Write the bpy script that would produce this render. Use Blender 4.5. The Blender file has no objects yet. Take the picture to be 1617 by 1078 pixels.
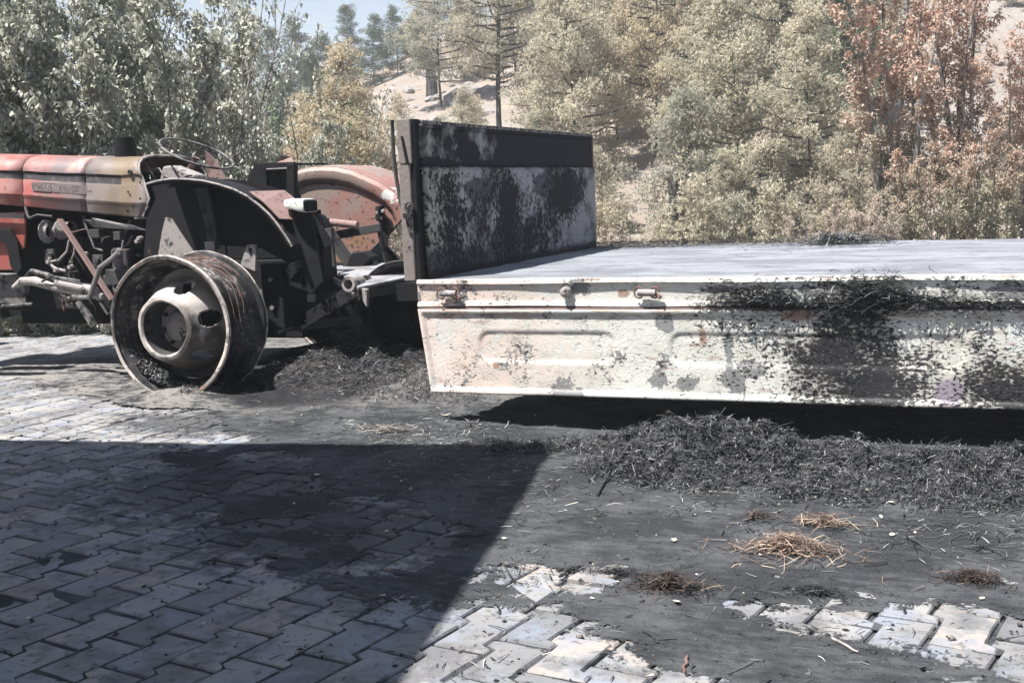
import bpy, bmesh, math, random
import numpy as np
from mathutils import Vector, Matrix

scene = bpy.context.scene
COL = scene.collection
R = math.radians

# ------------------------------------------------------------------ camera
CAM_H = 1.22
cam_data = bpy.data.cameras.new('camera')
cam = bpy.data.objects.new('camera', cam_data)
COL.objects.link(cam)
cam.matrix_world = Matrix(((0.92625867, -0.01156302, 0.37671098, 0.0),
                           (0.3747394, 0.1348424, -0.91727199, 0.0),
                           (-0.04019018, 0.99079959, 0.12923206, CAM_H),
                           (0, 0, 0, 1)))
cam_data.sensor_width = 36.0
cam_data.lens = 36.0 * 1857.0 / 1617.0
cam_data.clip_start = 0.05
cam_data.clip_end = 3000.0
scene.camera = cam

# ------------------------------------------------------------------ light
SUN_TO = Vector((-0.33, -0.36, 1.0)).normalized()
world = bpy.data.worlds.new('World')
scene.world = world
world.use_nodes = True
wn = world.node_tree.nodes
sky = wn.new('ShaderNodeTexSky')
sky.sky_type = 'NISHITA'
sky.sun_disc = False
sky.sun_elevation = math.asin(SUN_TO.z)
sky.sun_rotation = math.atan2(SUN_TO.x, SUN_TO.y)
sky.air_density = 1.0
sky.dust_density = 1.0
sky.ozone_density = 3.0
bg = wn['Background']
bg.inputs['Strength'].default_value = 0.05
world.node_tree.links.new(sky.outputs[0], bg.inputs['Color'])

sun_data = bpy.data.lights.new('sun', 'SUN')
sun_data.energy = 5.0
sun_data.angle = R(0.55)
sun_data.color = (1.0, 0.975, 0.935)
sun = bpy.data.objects.new('sun', sun_data)
sun.rotation_euler = SUN_TO.to_track_quat('Z', 'Y').to_euler()
sun.location = (0, 0, 12)
COL.objects.link(sun)

vs = scene.view_settings
vs.view_transform = 'Standard'
vs.look = 'None'
vs.exposure = 1.3
vs.gamma = 1.0
vs.use_curve_mapping = False
scene.cycles.use_denoising = True
scene.cycles.max_bounces = 6
scene.cycles.transparent_max_bounces = 6

# ------------------------------------------------------------------ node helper
class V:
    """a socket with arithmetic"""
    def __init__(s, g, sock): s.g, s.s = g, sock
    def _m(s, op, *a, clamp=False):
        n = s.g.nt.nodes.new('ShaderNodeMath'); n.operation = op; n.use_clamp = clamp
        for i, v in enumerate((s,) + a):
            if isinstance(v, V): s.g.nt.links.new(v.s, n.inputs[i])
            else: n.inputs[i].default_value = v
        return V(s.g, n.outputs[0])
    def __add__(s, o): return s._m('ADD', o)
    __radd__ = __add__
    def __sub__(s, o): return s._m('SUBTRACT', o)
    def __rsub__(s, o): return (s * -1.0) + o
    def __mul__(s, o): return s._m('MULTIPLY', o)
    __rmul__ = __mul__
    def __truediv__(s, o): return s._m('DIVIDE', o)
    def abs(s): return s._m('ABSOLUTE')
    def sqrt(s): return s._m('SQRT')
    def max(s, o): return s._m('MAXIMUM', o)
    def min(s, o): return s._m('MINIMUM', o)
    def clamp(s): return s._m('ADD', 0.0, clamp=True)
    def step(s, a, b):
        """smooth ramp, 0 at a, 1 at b"""
        n = s.g.nt.nodes.new('ShaderNodeMapRange'); n.interpolation_type = 'SMOOTHSTEP'
        s.g.nt.links.new(s.s, n.inputs[0])
        if a <= b:
            n.inputs[1].default_value = a; n.inputs[2].default_value = b
            n.inputs[3].default_value = 0; n.inputs[4].default_value = 1
        else:
            n.inputs[1].default_value = b; n.inputs[2].default_value = a
            n.inputs[3].default_value = 1; n.inputs[4].default_value = 0
        return V(s.g, n.outputs[0])

class G:
    def __init__(g, name):
        g.mat = bpy.data.materials.new(name); g.mat.use_nodes = True
        g.nt = g.mat.node_tree
        g.bsdf = g.nt.nodes['Principled BSDF']
        g.geo = g.nt.nodes.new('ShaderNodeNewGeometry')
        g.tc = g.nt.nodes.new('ShaderNodeTexCoord')
        g._oi = None
    def pos(g): return g.geo.outputs['Position']          # metres in the world
    def obj(g): return g.tc.outputs['Object']
    def xyz(g, src=None):
        n = g.nt.nodes.new('ShaderNodeSeparateXYZ'); g.nt.links.new(src or g.pos(), n.inputs[0])
        return [V(g, o) for o in n.outputs]
    def vec(g, scale=(1, 1, 1), off=(0, 0, 0), src=None):
        n = g.nt.nodes.new('ShaderNodeMapping'); n.inputs['Scale'].default_value = scale
        n.inputs['Location'].default_value = off
        g.nt.links.new(src or g.pos(), n.inputs[0]); return n.outputs[0]
    def noise(g, vec=None, scale=5.0, detail=4.0, rough=0.55, dist=0.0):
        n = g.nt.nodes.new('ShaderNodeTexNoise')
        n.inputs['Scale'].default_value = scale; n.inputs['Detail'].default_value = detail
        n.inputs['Roughness'].default_value = rough; n.inputs['Distortion'].default_value = dist
        g.nt.links.new(vec or g.pos(), n.inputs['Vector']); return V(g, n.outputs['Fac'])
    def voro(g, vec=None, scale=5.0, feature='F1', out='Distance'):
        n = g.nt.nodes.new('ShaderNodeTexVoronoi'); n.feature = feature
        n.inputs['Scale'].default_value = scale
        g.nt.links.new(vec or g.pos(), n.inputs['Vector'])
        return V(g, n.outputs[out])
    def rnd(g):
        if g._oi is None: g._oi = g.nt.nodes.new('ShaderNodeObjectInfo')
        return V(g, g._oi.outputs['Random'])
    def island(g): return V(g, g.geo.outputs['Random Per Island'])
    def col(g, c):
        n = g.nt.nodes.new('ShaderNodeRGB'); n.outputs[0].default_value = (c[0], c[1], c[2], 1); return n.outputs[0]
    def mix(g, a, b, f):
        n = g.nt.nodes.new('ShaderNodeMix'); n.data_type = 'RGBA'
        A = a if not isinstance(a, tuple) else g.col(a); B = b if not isinstance(b, tuple) else g.col(b)
        g.nt.links.new(A, n.inputs[6]); g.nt.links.new(B, n.inputs[7])
        if isinstance(f, V): g.nt.links.new(f.s, n.inputs[0])
        else: n.inputs[0].default_value = f
        return n.outputs[2]
    def blob(g, u, v, cu, cv, ru, rv):
        """1 in the middle of an ellipse, 0 at its rim"""
        a = (u - cu) * (1.0 / ru); b = (v - cv) * (1.0 / rv)
        return (1.0 - (a * a + b * b).sqrt()).max(0.0)
    def out(g, color, rough=0.8, metal=0.0, bump=None, dist=0.01, strength=1.0, spec=None, normal2=None):
        c = color if not isinstance(color, tuple) else g.col(color)
        g.nt.links.new(c, g.bsdf.inputs['Base Color'])
        for k, v in (('Roughness', rough), ('Metallic', metal)):
            if isinstance(v, V): g.nt.links.new(v.s, g.bsdf.inputs[k])
            else: g.bsdf.inputs[k].default_value = v
        if spec is not None: g.bsdf.inputs['Specular IOR Level'].default_value = spec
        if bump is not None:
            b = g.nt.nodes.new('ShaderNodeBump'); b.inputs['Distance'].default_value = dist
            b.inputs['Strength'].default_value = strength
            g.nt.links.new(bump.s, b.inputs['Height']); g.nt.links.new(b.outputs[0], g.bsdf.inputs['Normal'])
        return g.mat
    def leafy(g, color, trans=0.3, rough=0.75):
        m = g.out(color, rough, spec=0.25)
        t = g.nt.nodes.new('ShaderNodeBsdfTranslucent'); g.nt.links.new(color, t.inputs[0])
        mx = g.nt.nodes.new('ShaderNodeMixShader'); mx.inputs[0].default_value = trans
        o = g.nt.nodes['Material Output']
        g.nt.links.new(g.bsdf.outputs[0], mx.inputs[1]); g.nt.links.new(t.outputs[0], mx.inputs[2])
        g.nt.links.new(mx.outputs[0], o.inputs[0])
        return m

# ------------------------------------------------------------------ materials
M = {}
def soot_metal(name, base, dark=(0.012, 0.012, 0.013), amount=0.5, rust=0.25, rough=0.75, metal=0.0, scale=9.0, rustcol=(0.16, 0.07, 0.045)):
    g = G(name); n1 = g.noise(scale=scale, detail=6); n2 = g.noise(g.vec((1, 1, 1), (7, 3, 1)), scale=scale * 3.1, detail=5)
    c = g.mix(base, rustcol, n2.step(0.66 - rust * 0.5, 0.78 - rust * 0.3))
    c = g.mix(c, dark, (n1 * 0.75 + n2 * 0.35).step(0.72 - amount * 0.5, 0.86 - amount * 0.5))
    M[name] = g.out(c, rough, metal, bump=n2, dist=0.003, spec=0.2 if max(base) < .03 else 0.4)
soot_metal('burnt_iron', (0.05, 0.048, 0.048), amount=0.35, rust=0.12)
soot_metal('black_iron', (0.009, 0.009, 0.010), amount=0.6, rust=0.0)
soot_metal('grey_iron', (0.17, 0.16, 0.155), amount=0.42, rust=0.12)
soot_metal('pale_iron', (0.31, 0.28, 0.27), amount=0.30, rust=0.10, scale=16)
soot_metal('rust_iron', (0.17, 0.105, 0.095), amount=0.22, rust=0.35)
soot_metal('pink_iron', (0.25, 0.165, 0.15), amount=0.15, rust=0.2)
soot_metal('speckled_iron', (0.20, 0.18, 0.17), amount=0.50, rust=0.1, scale=34)
soot_metal('fender_inside', (0.012, 0.012, 0.014), amount=0.30, rust=0.06, scale=5)
soot_metal('wall_plaster', (0.6, 0.58, 0.54), amount=-0.2, rust=0.0, rough=0.9)
soot_metal('concrete', (0.42, 0.41, 0.39), amount=0.0, rust=0.0, rough=0.9)

# rim, ash-grey steel with pale scale and black streaks following the circumference
g = G('rim_steel'); x, y, z = g.xyz()
n1 = g.noise(g.vec((3, 60, 3)), scale=1.0, detail=5); n2 = g.noise(scale=26, detail=6); n3 = g.noise(scale=5, detail=4)
c = g.mix((0.05, 0.048, 0.048), (0.30, 0.275, 0.26), (n1 * 0.5 + n2 * 0.6 + z * .12).step(0.60, 0.74))
c = g.mix(c, (0.010, 0.010, 0.011), (n3 * 0.6 + n1 * 0.4).step(0.43, 0.52))
c = g.mix(c, (0.34, 0.19, 0.16), (n3 * 0.4 + n2 * 0.6).step(0.60, 0.66) * 0.7)
M['rim_steel'] = g.out(c, 0.6, 0.0, bump=n2, dist=0.004)
g = G('rim_lip'); n2 = g.noise(scale=40, detail=5); n3 = g.noise(scale=6, detail=4)
c = g.mix((0.45, 0.40, 0.37), (0.16, 0.14, 0.13), n2.step(0.5, 0.7)); c = g.mix(c, (0.03, 0.03, 0.03), n3.step(0.52, 0.62) * 0.75)
c = g.mix(c, (0.20, 0.10, 0.07), g.noise(scale=18, detail=5).step(.56, .66) * .6)
M['rim_lip'] = g.out(c, 0.6, bump=n2, dist=0.002)
g = G('wheel_cream'); x, y, z = g.xyz(); n1 = g.noise(scale=7, detail=5); n2 = g.noise(scale=60, detail=4)
c = g.mix((0.45, 0.41, 0.38), (0.27, 0.23, 0.21), n1.step(0.42, 0.62))
c = g.mix(c, (0.12, 0.11, 0.105), n2.step(0.62, 0.72) * 0.6)
c = g.mix(c, (0.035, 0.03, 0.028), ((z * -1.0 + .42) * 2.2 + (n1 - .5) * 1.2 + (x + 4.69) * .9).step(-.02, .30) * .85)  # lower right of the dish darkened: its shading is painted into the colour
M['wheel_cream'] = g.out(c, 0.7, bump=n2, dist=0.002)

# hood: red enamel burnt to grey, then bare ochre metal towards the cowl
g = G('hood_paint'); x, y, z = g.xyz()
n1 = g.noise(scale=4.5, detail=4); n2 = g.noise(scale=22, detail=6); n3 = g.noise(g.vec((1, 1, 1), (5, 2, 2)), scale=10, detail=3)
w = (n1 - 0.5) * 0.9 + (n3 - .5) * .35
c = g.mix((0.30, 0.075, 0.06), (0.31, 0.145, 0.125), (n3 * .6 + n1 * .4 + (z - 1.3) * .3).step(0.42, 0.62))
f1 = (x + w).step(-6.58, -6.15) * (1.0 - z.step(1.50, 1.60) * 0.5)
c = g.mix(c, (0.15, 0.11, 0.11), f1)
c = g.mix(c, (0.40, 0.23, 0.20), (x + w * 0.4).step(-6.12, -6.05) * (1.0 - (x + w * 0.4).step(-6.03, -5.97)) * z.step(1.42, 1.50))
cw = x.step(-5.986, -5.984)
g2 = g.mix((0.165, 0.14, 0.135), (0.115, 0.085, 0.08), (n3 * .6 + n1 * .4).step(0.48, 0.62))
g2 = g.mix(g2, (0.17, 0.12, 0.075), (x + w * 0.5 + (z - 1.3) * 0.15).step(-5.98, -5.60) * (1.0 - (x + w * 0.4 - (z - 1.3) * .5).step(-5.58, -5.46)))
g2 = g.mix(g2, (0.185, 0.150, 0.140), (x + w * 0.3 - (z - 1.3) * .5).step(-5.60, -5.50))
c = g.mix(c, g2, cw)
c = g.mix(c, (0.10, 0.085, 0.08), (g.noise(g.vec((1, 1, .5), (4, 9, 1)), scale=6, detail=6)).step(.50, .68) * .6)
c = g.mix(c, (0.06, 0.055, 0.055), n2.step(0.64, 0.74) * 0.8)
M['hood_paint'] = g.out(c, 0.55, bump=n2, dist=0.0015)
g = G('hood_stripe'); n2 = g.noise(scale=22, detail=6); M['hood_stripe'] = g.out(g.mix((0.03, 0.027, 0.03), (0.10, 0.075, 0.075), n2.step(0.5, 0.75)), 0.8)
g = G('fender_red'); x, y, z = g.xyz()
n1 = g.noise(scale=5.5, detail=4); n2 = g.noise(scale=38, detail=6); n3 = g.noise(g.vec((1, 1, 1), (4, 4, 4)), scale=11, detail=4)
c = g.mix((0.28, 0.145, 0.12), (0.255, 0.19, 0.16), (n1 + (z - 1.15) * 0.25 - (x + 4.35) * 0.35).step(0.45, 0.66))
c = g.mix(c, (0.27, 0.15, 0.095), z.step(1.02, 0.88) * n3.step(0.38, 0.56))
c = g.mix(c, (0.62, 0.60, 0.57), g.blob(x, z, -4.06, 1.20, 0.10, 0.08).step(0.15, 0.4) * n3.step(0.42, 0.5))
c = g.mix(c, (0.05, 0.042, 0.038), (n2 + z.step(1.05, 0.75) * 0.10).step(0.60, 0.68))
M['fender_red'] = g.out(c, 0.6, bump=n2, dist=0.002)
g = G('decal_grey'); n1 = g.noise(scale=60, detail=3); M['decal_grey'] = g.out(g.mix((0.13, 0.115, 0.115), (0.20, 0.165, 0.165), n1.step(0.4, 0.6)), 0.85)
g = G('decal_white'); n1 = g.noise(scale=90, detail=3); M['decal_white'] = g.out(g.mix((0.50, 0.43, 0.42), (0.2, 0.17, 0.17), n1.step(.42, .58)), 0.8)
g = G('lamp_white'); n1 = g.noise(scale=30, detail=4); M['lamp_white'] = g.out(g.mix((0.72, 0.71, 0.66), (0.35, 0.32, 0.28), n1.step(0.55, 0.7)), 0.5)

# trailer side: cream enamel, crazed, with primer patches, rust and stuck-on char
def trailer_paint(name, strip=False):
    g = G(name); x, y, z = g.xyz()
    nA = g.noise(scale=2.2, detail=4); nB = g.noise(scale=14, detail=6); nC = g.noise(g.vec((1, 1, 1), (3, 8, 5)), scale=55, detail=4)
    nD = g.noise(g.vec((0.45, 1, 1), (1, 1, 9)), scale=90, detail=4, rough=0.65)
    nE = g.noise(g.vec((1, 1, 1), (11, 1, 2)), scale=6.5, detail=6, rough=0.62)
    warp = g.vec((1, 1, 1)); crack = g.voro(g.vec((1.2, 1, 3.2)), scale=24.0, feature='DISTANCE_TO_EDGE')
    crack = crack + (nB - 0.5) * 0.5 + (nC - 0.5) * 0.25
    c = g.mix((0.66, 0.65, 0.595), (0.55, 0.53, 0.47), nA.step(0.42, 0.6))
    c = g.mix(c, (0.72, 0.57, 0.49), (x.step(-1.2, -2.7) * 0.45 + nB * 0.7).step(0.42, 0.85) * 0.75)      # scorched pink at the front end
    c = g.mix(c, (0.60, 0.63, 0.62), g.noise(g.vec((1, 1, 1), (9, 9, 9)), scale=4).step(0.55, 0.7) * 0.6)
    c = g.mix(c, (0.055, 0.052, 0.05), (1.0 - crack.step(0.0, 0.05)) * nE.step(0.48, 0.66) * 0.65)       # crazing
    c = g.mix(c, (0.10, 0.085, 0.075), (1.0 - g.noise(g.vec((0.35, 1, 1.6), (2, 2, 2)), scale=70, detail=3).step(0.30, 0.36)) * 0.9 * nE.step(0.36, 0.5))
    # rust
    if strip: rust = g.noise(g.vec((0.3, 1, 2.2)), scale=16, detail=5).step(0.55, 0.64) * (z.step(0.675, 0.645) + z.step(0.745, 0.765)).clamp()
    else: rust = (g.noise(g.vec((0.4, 1, 1.6)), scale=16, detail=6) + z.step(0.52, 0.625) * 0.13).step(0.62, 0.70)
    c = g.mix(c, (0.30, 0.15, 0.10), rust * 0.45)
    for (u, v, a, b) in ((-1.24, 0.50, .03, .07), (-1.62, .70, .05, .03), (-2.29, .345, .03, .03), (-0.93, 0.64, .2, .03), (-0.8, .60, .12, .05)):
        c = g.mix(c, (0.30, 0.15, 0.10), (g.blob(x, z, u, v, a, b) + (nC - 0.5) * 0.9).step(0.25, 0.5) * 0.8)
    # bare grey primer where enamel flaked off
    pr = None
    for (u, v, a, b) in ((-1.93, .225, .12, .09), (-1.47, .285, .06, .05), (-1.32, .275, .06, .035), (-1.10, .30, .06, .06), (-1.12, .42, .03, .13), (-1.42, .555, .06, .05), (-1.0, .36, .09, .05),
                         (-1.83, .72, .055, .045), (-1.15, .715, .10, .02), (-0.66, .71, .28, .05), (.2, .70, .28, .055), (.9, .7, .5, .05), (-.13, .27, .14, .10), (1.2, .4, .35, .15)):
        b_ = (g.blob(x, z, u, v, a * 1.15, b * 1.15) + (nE - 0.5) * 2.4 + (nC - 0.5) * 1.3).step(0.34, 0.38)
        pr = b_ if pr is None else pr.max(b_)
    c = g.mix(c, (0.17, 0.172, 0.178), pr * .85)
    c = g.mix(c, (0.30, 0.255, 0.30), (g.blob(x, z, -.16, .27, .10, .09) + (nE - .5) * .5).step(.2, .5))
    # char specks: dense where burning straw lay against the side
    c = g.mix(c, (0.16, 0.15, 0.145), ((g.blob(x, z, -.62, .42, .40, .46) + (nE - .5) * 1.4 + (nC - .5) * .8)).step(.25, .6) * .75)
    dens = (g.blob(x, z, -.62, .42, .42, .50) * 0.85).max(g.blob(x, z, -.50, .30, .50, .26) * 0.95).max(g.blob(x, z, .08, .28, .36, .22) * 1.05)
    dens = dens.max(g.blob(x, z, -.85, .50, .55, .28) * 0.42).max(g.blob(x, z, .35, .40, .95, .50) * 0.42).max(g.blob(x, z, 1.4, .40, .9, .50) * 0.6)
    sp = (nD + dens * 0.42 + (nE - 0.5) * 0.55 + (nC - .5) * .35).step(0.635, 0.725)
    c = g.mix(c, (0.20, 0.185, 0.17), (dens + (nE - .5) * .8 + (nB - .5) * .8).step(.15, .9) * .55)
    c = g.mix(c, (0.012, 0.012, 0.014), sp * 0.97)
    h = (1.0 - crack.step(0.0, 0.05)) * -0.3 + sp * 1.2 + nC * 0.25
    M[name] = g.out(c, 0.62, bump=h, dist=0.004)
trailer_paint('trailer_paint')
trailer_paint('trailer_strip', True)

# headboard: grey-white paint under soot
g = G('headboard_paint'); x, y, z = g.xyz()
nB = g.noise(scale=7, detail=6, rough=0.6); nC = g.noise(g.vec((1, 1, 1), (2, 4, 6)), scale=34, detail=5, rough=0.65); nL = g.noise(g.vec((1, 1, 1), (5, 4, 6)), scale=2.4, detail=3)
c = g.mix((0.26, 0.262, 0.275), (0.055, 0.053, 0.053), (nB * .5 + nL * .5).step(0.42, 0.60))
c = g.mix(c, (0.34, 0.32, 0.28), y.step(6.15, 5.6) * 0.7)
def hb(lst, amp=1.3):
    m = None
    for (u, v, a, b) in lst:
        k = (g.blob(y, z, u, v, a, b) + (nB - 0.5) * amp + (nC - .5) * .5).step(0.18, 0.36)
        m = k if m is None else m.max(k)
    return m
c = g.mix(c, (0.060, 0.065, 0.078), hb(((6.12, 1.22, .34, .10), (7.15, 1.24, .28, .12), (6.55, .92, .38, .26), (7.6, 1.2, .5, .18)), 1.1) * 0.9)
c = g.mix(c, (0.03, 0.032, 0.04), (y.step(6.5, 5.9) * z.step(0.98, 0.80) + (nL - 0.5) * 1.2 + (nB - .5) * .6).step(0.15, 0.6) * 0.9)
dens = (g.blob(y, z, 6.5, 1.10, .35, .42) * 0.8).max(g.blob(y, z, 5.75, 1.1, .45, .7) * 0.55).max(g.blob(y, z, 7.6, 1.16, .5, .26) * 1.1).max(g.blob(y, z, 6.9, .95, 1.2, .5) * 0.45)
c = g.mix(c, (0.014, 0.014, 0.017), (nC + dens * 0.38 + (nB - 0.5) * 0.3 + (nL - .5) * .5).step(0.53, 0.70))
c = g.mix(c, (0.014, 0.014, 0.018), (z.step(1.335, 1.35) * (y.step(6.2, 6.9) + (nB - 0.5) * 1.4 + 0.45).step(0.2, 0.6)))
c = g.mix(c, (0.014, 0.014, 0.018), (z.step(1.335, 1.35) * hb(((6.0, 1.42, .25, .10), (6.75, 1.4, .2, .12), (5.6, 1.36, .4, .05), (6.3, 1.36, .8, .035)), 1.1)))
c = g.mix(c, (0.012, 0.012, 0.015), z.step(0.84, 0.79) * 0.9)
M['headboard_paint'] = g.out(c, 0.85, bump=nC, dist=0.004, spec=0.15)
soot_metal('post_metal', (0.21, 0.18, 0.168), amount=0.22, rust=0.1, scale=14)

# load bed: bluish-grey baked ash over steel, streaked lengthways
g = G('bed_ash'); x, y, z = g.xyz()
n1 = g.noise(g.vec((1.0, 2.6, 1)), scale=2.0, detail=6, dist=.6); n2 = g.noise(g.vec((1, 1.7, 1), (3, 3, 3)), scale=11, detail=6, dist=.5); n3 = g.noise(scale=70, detail=3)
c = g.mix((0.155, 0.16, 0.175), (0.24, 0.25, 0.27), n1.step(0.38, 0.62))
c = g.mix(c, (0.36, 0.36, 0.375), n2.step(0.58, 0.74) * 0.5)
c = g.mix(c, (0.05, 0.05, 0.055), (n2 * 0.7 + n3 * 0.3).step(0.44, 0.36) * 0.8)
c = g.mix(c, (0.52, 0.40, 0.35), (y + (n2 - 0.5) * 0.12).step(5.46, 5.39) * 0.9)
M['bed_ash'] = g.out(c, 0.6, bump=n2, dist=0.006)
g = G('drawbar_plate'); n1 = g.noise(scale=3, detail=4); n2 = g.noise(g.vec((1, 4, 1)), scale=8, detail=5)
M['drawbar_plate'] = g.out(g.mix((0.26, 0.26, 0.275), (0.14, 0.135, 0.135), (n1 * 0.5 + n2 * 0.5).step(0.48, 0.6)), 0.6, bump=n2, dist=0.003)

# pavers, one stone a different grey from the next, sooty
g = G('paver_concrete'); x, y, z = g.xyz()
n1 = g.noise(scale=3.2, detail=5, rough=0.6); n2 = g.noise(scale=26, detail=5); n3 = g.noise(scale=180, detail=3); n4 = g.noise(g.vec((1, 1, 1), (3, 3, 3)), scale=9, detail=4)
rv = g.rnd()
c = g.mix((0.275, 0.265, 0.255), (0.125, 0.127, 0.135), rv.step(0.05, 1.0) * 0.85)
c = g.mix(c, (0.09, 0.088, 0.088), ((n1 * .5 + n2 * .3 + n3 * .2) + y.step(3.9, 4.9) * .04).step(0.50, 0.60) * 0.7)
c = g.mix(c, (0.36, 0.29, 0.25), (rv * 7.13 + n4)._m('FRACT').step(0.80, 0.92) * 0.5)
c = g.mix(c, (0.20, 0.22, 0.27), g.noise(g.vec((1, 1, 1), (8, 1, 1)), scale=6, detail=3).step(0.45, 0.65) * 0.7)
c = g.mix(c, (0.12, 0.118, 0.12), (n1 * 0.5 + n4 * 0.5).step(0.46, 0.62) * 0.8)
c = g.mix(c, (0.05, 0.05, 0.052), (n2 * 0.8 + n3 * 0.2).step(0.56, 0.66) * 0.65)
c = g.mix(c, (0.03, 0.03, 0.03), g.voro(scale=55).step(0.20, 0.12) * n4.step(0.50, 0.60) * 0.9)
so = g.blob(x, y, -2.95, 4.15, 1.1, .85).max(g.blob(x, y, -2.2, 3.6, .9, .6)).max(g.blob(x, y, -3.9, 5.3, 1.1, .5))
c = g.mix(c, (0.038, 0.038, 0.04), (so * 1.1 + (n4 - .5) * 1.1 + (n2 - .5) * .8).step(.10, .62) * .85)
M['paver_concrete'] = g.out(c, 0.85, bump=n3 * 0.5 + n2, dist=0.004)
# paving seen far off: rows of stones as a pattern
g = G('far_paving'); x, y, z = g.xyz()
n1 = g.noise(scale=1.6, detail=5); n2 = g.noise(scale=22, detail=5)
br = g.nt.nodes.new('ShaderNodeTexBrick'); br.inputs['Scale'].default_value = 1.0
br.inputs['Brick Width'].default_value = 0.256; br.inputs['Row Height'].default_value = 0.156; br.inputs['Mortar Size'].default_value = 0.008
mp = g.nt.nodes.new('ShaderNodeMapping'); mp.inputs['Rotation'].default_value = (0, 0, R(86)); g.nt.links.new(g.pos(), mp.inputs[0]); g.nt.links.new(mp.outputs[0], br.inputs[0])
c = g.mix((0.26, 0.25, 0.24), (0.08, 0.08, 0.08), V(g, br.outputs['Fac']))
c = g.mix(c, (0.16, 0.155, 0.15), (n1 * 0.7 + n2 * 0.3).step(0.48, 0.62) * 0.8)
M['far_paving'] = g.out(c, 0.9, bump=n2, dist=0.01)
# ash and soot lying on the ground
for nm_ in ('ash', 'ash_film'):
    g = G(nm_); x, y, z = g.xyz()
    n1 = g.noise(scale=2.1, detail=5, rough=0.6); n2 = g.noise(g.vec((1, 2.6, 1)), scale=9, detail=6, rough=0.65); n3 = g.noise(scale=120, detail=4, rough=0.7); n4 = g.noise(g.vec((1,1,1),(6,2,1)), scale=40, detail=5)
    c = g.mix((0.031, 0.033, 0.036), (0.078, 0.080, 0.085), (n1 * 0.6 + n2 * 0.4).step(0.42, 0.60))
    c = g.mix(c, (0.13, 0.127, 0.123), (n2 * 0.45 + n4 * 0.4 + (y - 4.4) * 0.05).step(0.50, 0.66) * 0.8)
    c = g.mix(c, (0.018, 0.018, 0.02), n4.step(0.60, 0.70) * 0.9)
    c = g.mix(c, (0.30, 0.29, 0.28), g.voro(scale=95).step(0.17, 0.10) * n3.step(0.52, 0.60))
    c = g.mix(c, (0.22, 0.205, 0.19), (y - x * 0.35).step(6.5, 7.6) * (n1 * .4 + n2 * .4 + n4 * .2).step(0.44, 0.56))
    c = g.mix(c, (0.014, 0.014, 0.016), (g.blob(x, y, -3.9, 7.0, 1.5, 1.5).max(g.blob(x, y, -3.85, 6.05, .75, .5) * 1.2) + (n2 - .5) * .6).step(.15, .5) * .85)  # black ash here also carries the painted shadow of tractor, wheel and trailer
    M[nm_] = g.out(c, 0.95, bump=n3 * 0.5 + n4 * 0.9, dist=0.012, spec=0.2)
    if nm_ == 'ash_film':
        an = g.nt.nodes.new('ShaderNodeAttribute'); an.attribute_name = 'cover'; cvv = V(g, an.outputs['Fac'])
        nz = g.noise(scale=85, detail=5, rough=.7) * .55 + g.noise(scale=17, detail=4) * .45
        alpha = (cvv * 1.04 - (nz - .30) * 2.4).step(-.06, .10)
        g.nt.links.new(alpha.s, g.bsdf.inputs['Alpha'])
def straw(name, a, b, c3, k=0.8):
    g = G(name); r = g.island()
    c = g.mix(a, b, r.step(0.1, 0.85)); c = g.mix(c, c3, (r * 13.7)._m('FRACT').step(k, k + 0.05))
    M[name] = g.out(c, 0.8, spec=0.35)
straw('charred_straw', (0.016, 0.016, 0.018), (0.125, 0.127, 0.132), (0.34, 0.335, 0.32), 0.87)
straw('black_straw', (0.007, 0.007, 0.008), (0.035, 0.035, 0.038), (0.14, 0.135, 0.13), 0.93)
straw('brown_straw', (0.055, 0.034, 0.027), (0.21, 0.138, 0.105), (0.38, 0.30, 0.235), 0.7)
straw('dark_brown_straw', (0.014, 0.011, 0.010), (0.06, 0.04, 0.034), (0.20, 0.15, 0.12), 0.88)
straw('pale_straw', (0.10, 0.085, 0.075), (0.28, 0.25, 0.215), (0.5, 0.47, 0.42), 0.85)
g = G('pile_core'); n3 = g.noise(scale=50, detail=5); M['pile_core'] = g.out(g.mix((0.010, 0.010, 0.011), (0.045, 0.045, 0.048), n3.step(0.4, 0.65)), 0.95, bump=n3, dist=0.02)
g = G('scrap_white'); M['scrap_white'] = g.out(g.mix((0.60, 0.56, 0.50), (0.42, 0.36, 0.30), g.rnd()), 0.7)
g = G('char_lump'); n3 = g.noise(scale=80, detail=4); M['char_lump'] = g.out(g.mix((0.012, 0.012, 0.012), (0.05, 0.048, 0.046), n3.step(0.4, 0.7)), 0.8, bump=n3, dist=0.004)

# vegetation
def foliage(name, cols, sc=0.9, trans=0.42, zfade=None):
    g = G(name); r = g.rnd(); isl = g.island()
    n1 = g.noise(scale=sc, detail=3); n2 = g.noise(g.vec((1, 1, 1), (9, 5, 3)), scale=sc * 3.0, detail=2)
    c = g.mix(cols[0], cols[1], (n1 * 0.7 + r * 0.35).step(0.38, 0.72))
    c = g.mix(c, cols[2], (n2 + (r - 0.5) * 0.25).step(0.50, 0.62) * 0.8)
    if zfade:
        ox, oy, oz = g.xyz(g.obj()); c = g.mix(c, zfade[0], (oz + (n2 - 0.5) * 2.4 + (n1 - .5) * 2.0).step(zfade[1], zfade[2]))
    c = g.mix(c, cols[3], isl.step(0.66, 0.95) * 0.75)
    M[name] = g.leafy(c, trans)
foliage('needles_scorched', ((0.539, 0.508, 0.392), (0.660, 0.594, 0.477), (0.473, 0.464, 0.360), (0.726, 0.670, 0.551)))
foliage('needles_tan', ((0.550, 0.475, 0.339), (0.638, 0.562, 0.424), (0.495, 0.454, 0.329), (0.726, 0.648, 0.519)))
foliage('needles_grey', ((0.396, 0.394, 0.318), (0.484, 0.464, 0.371), (0.506, 0.443, 0.329), (0.638, 0.605, 0.509)))
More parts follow.
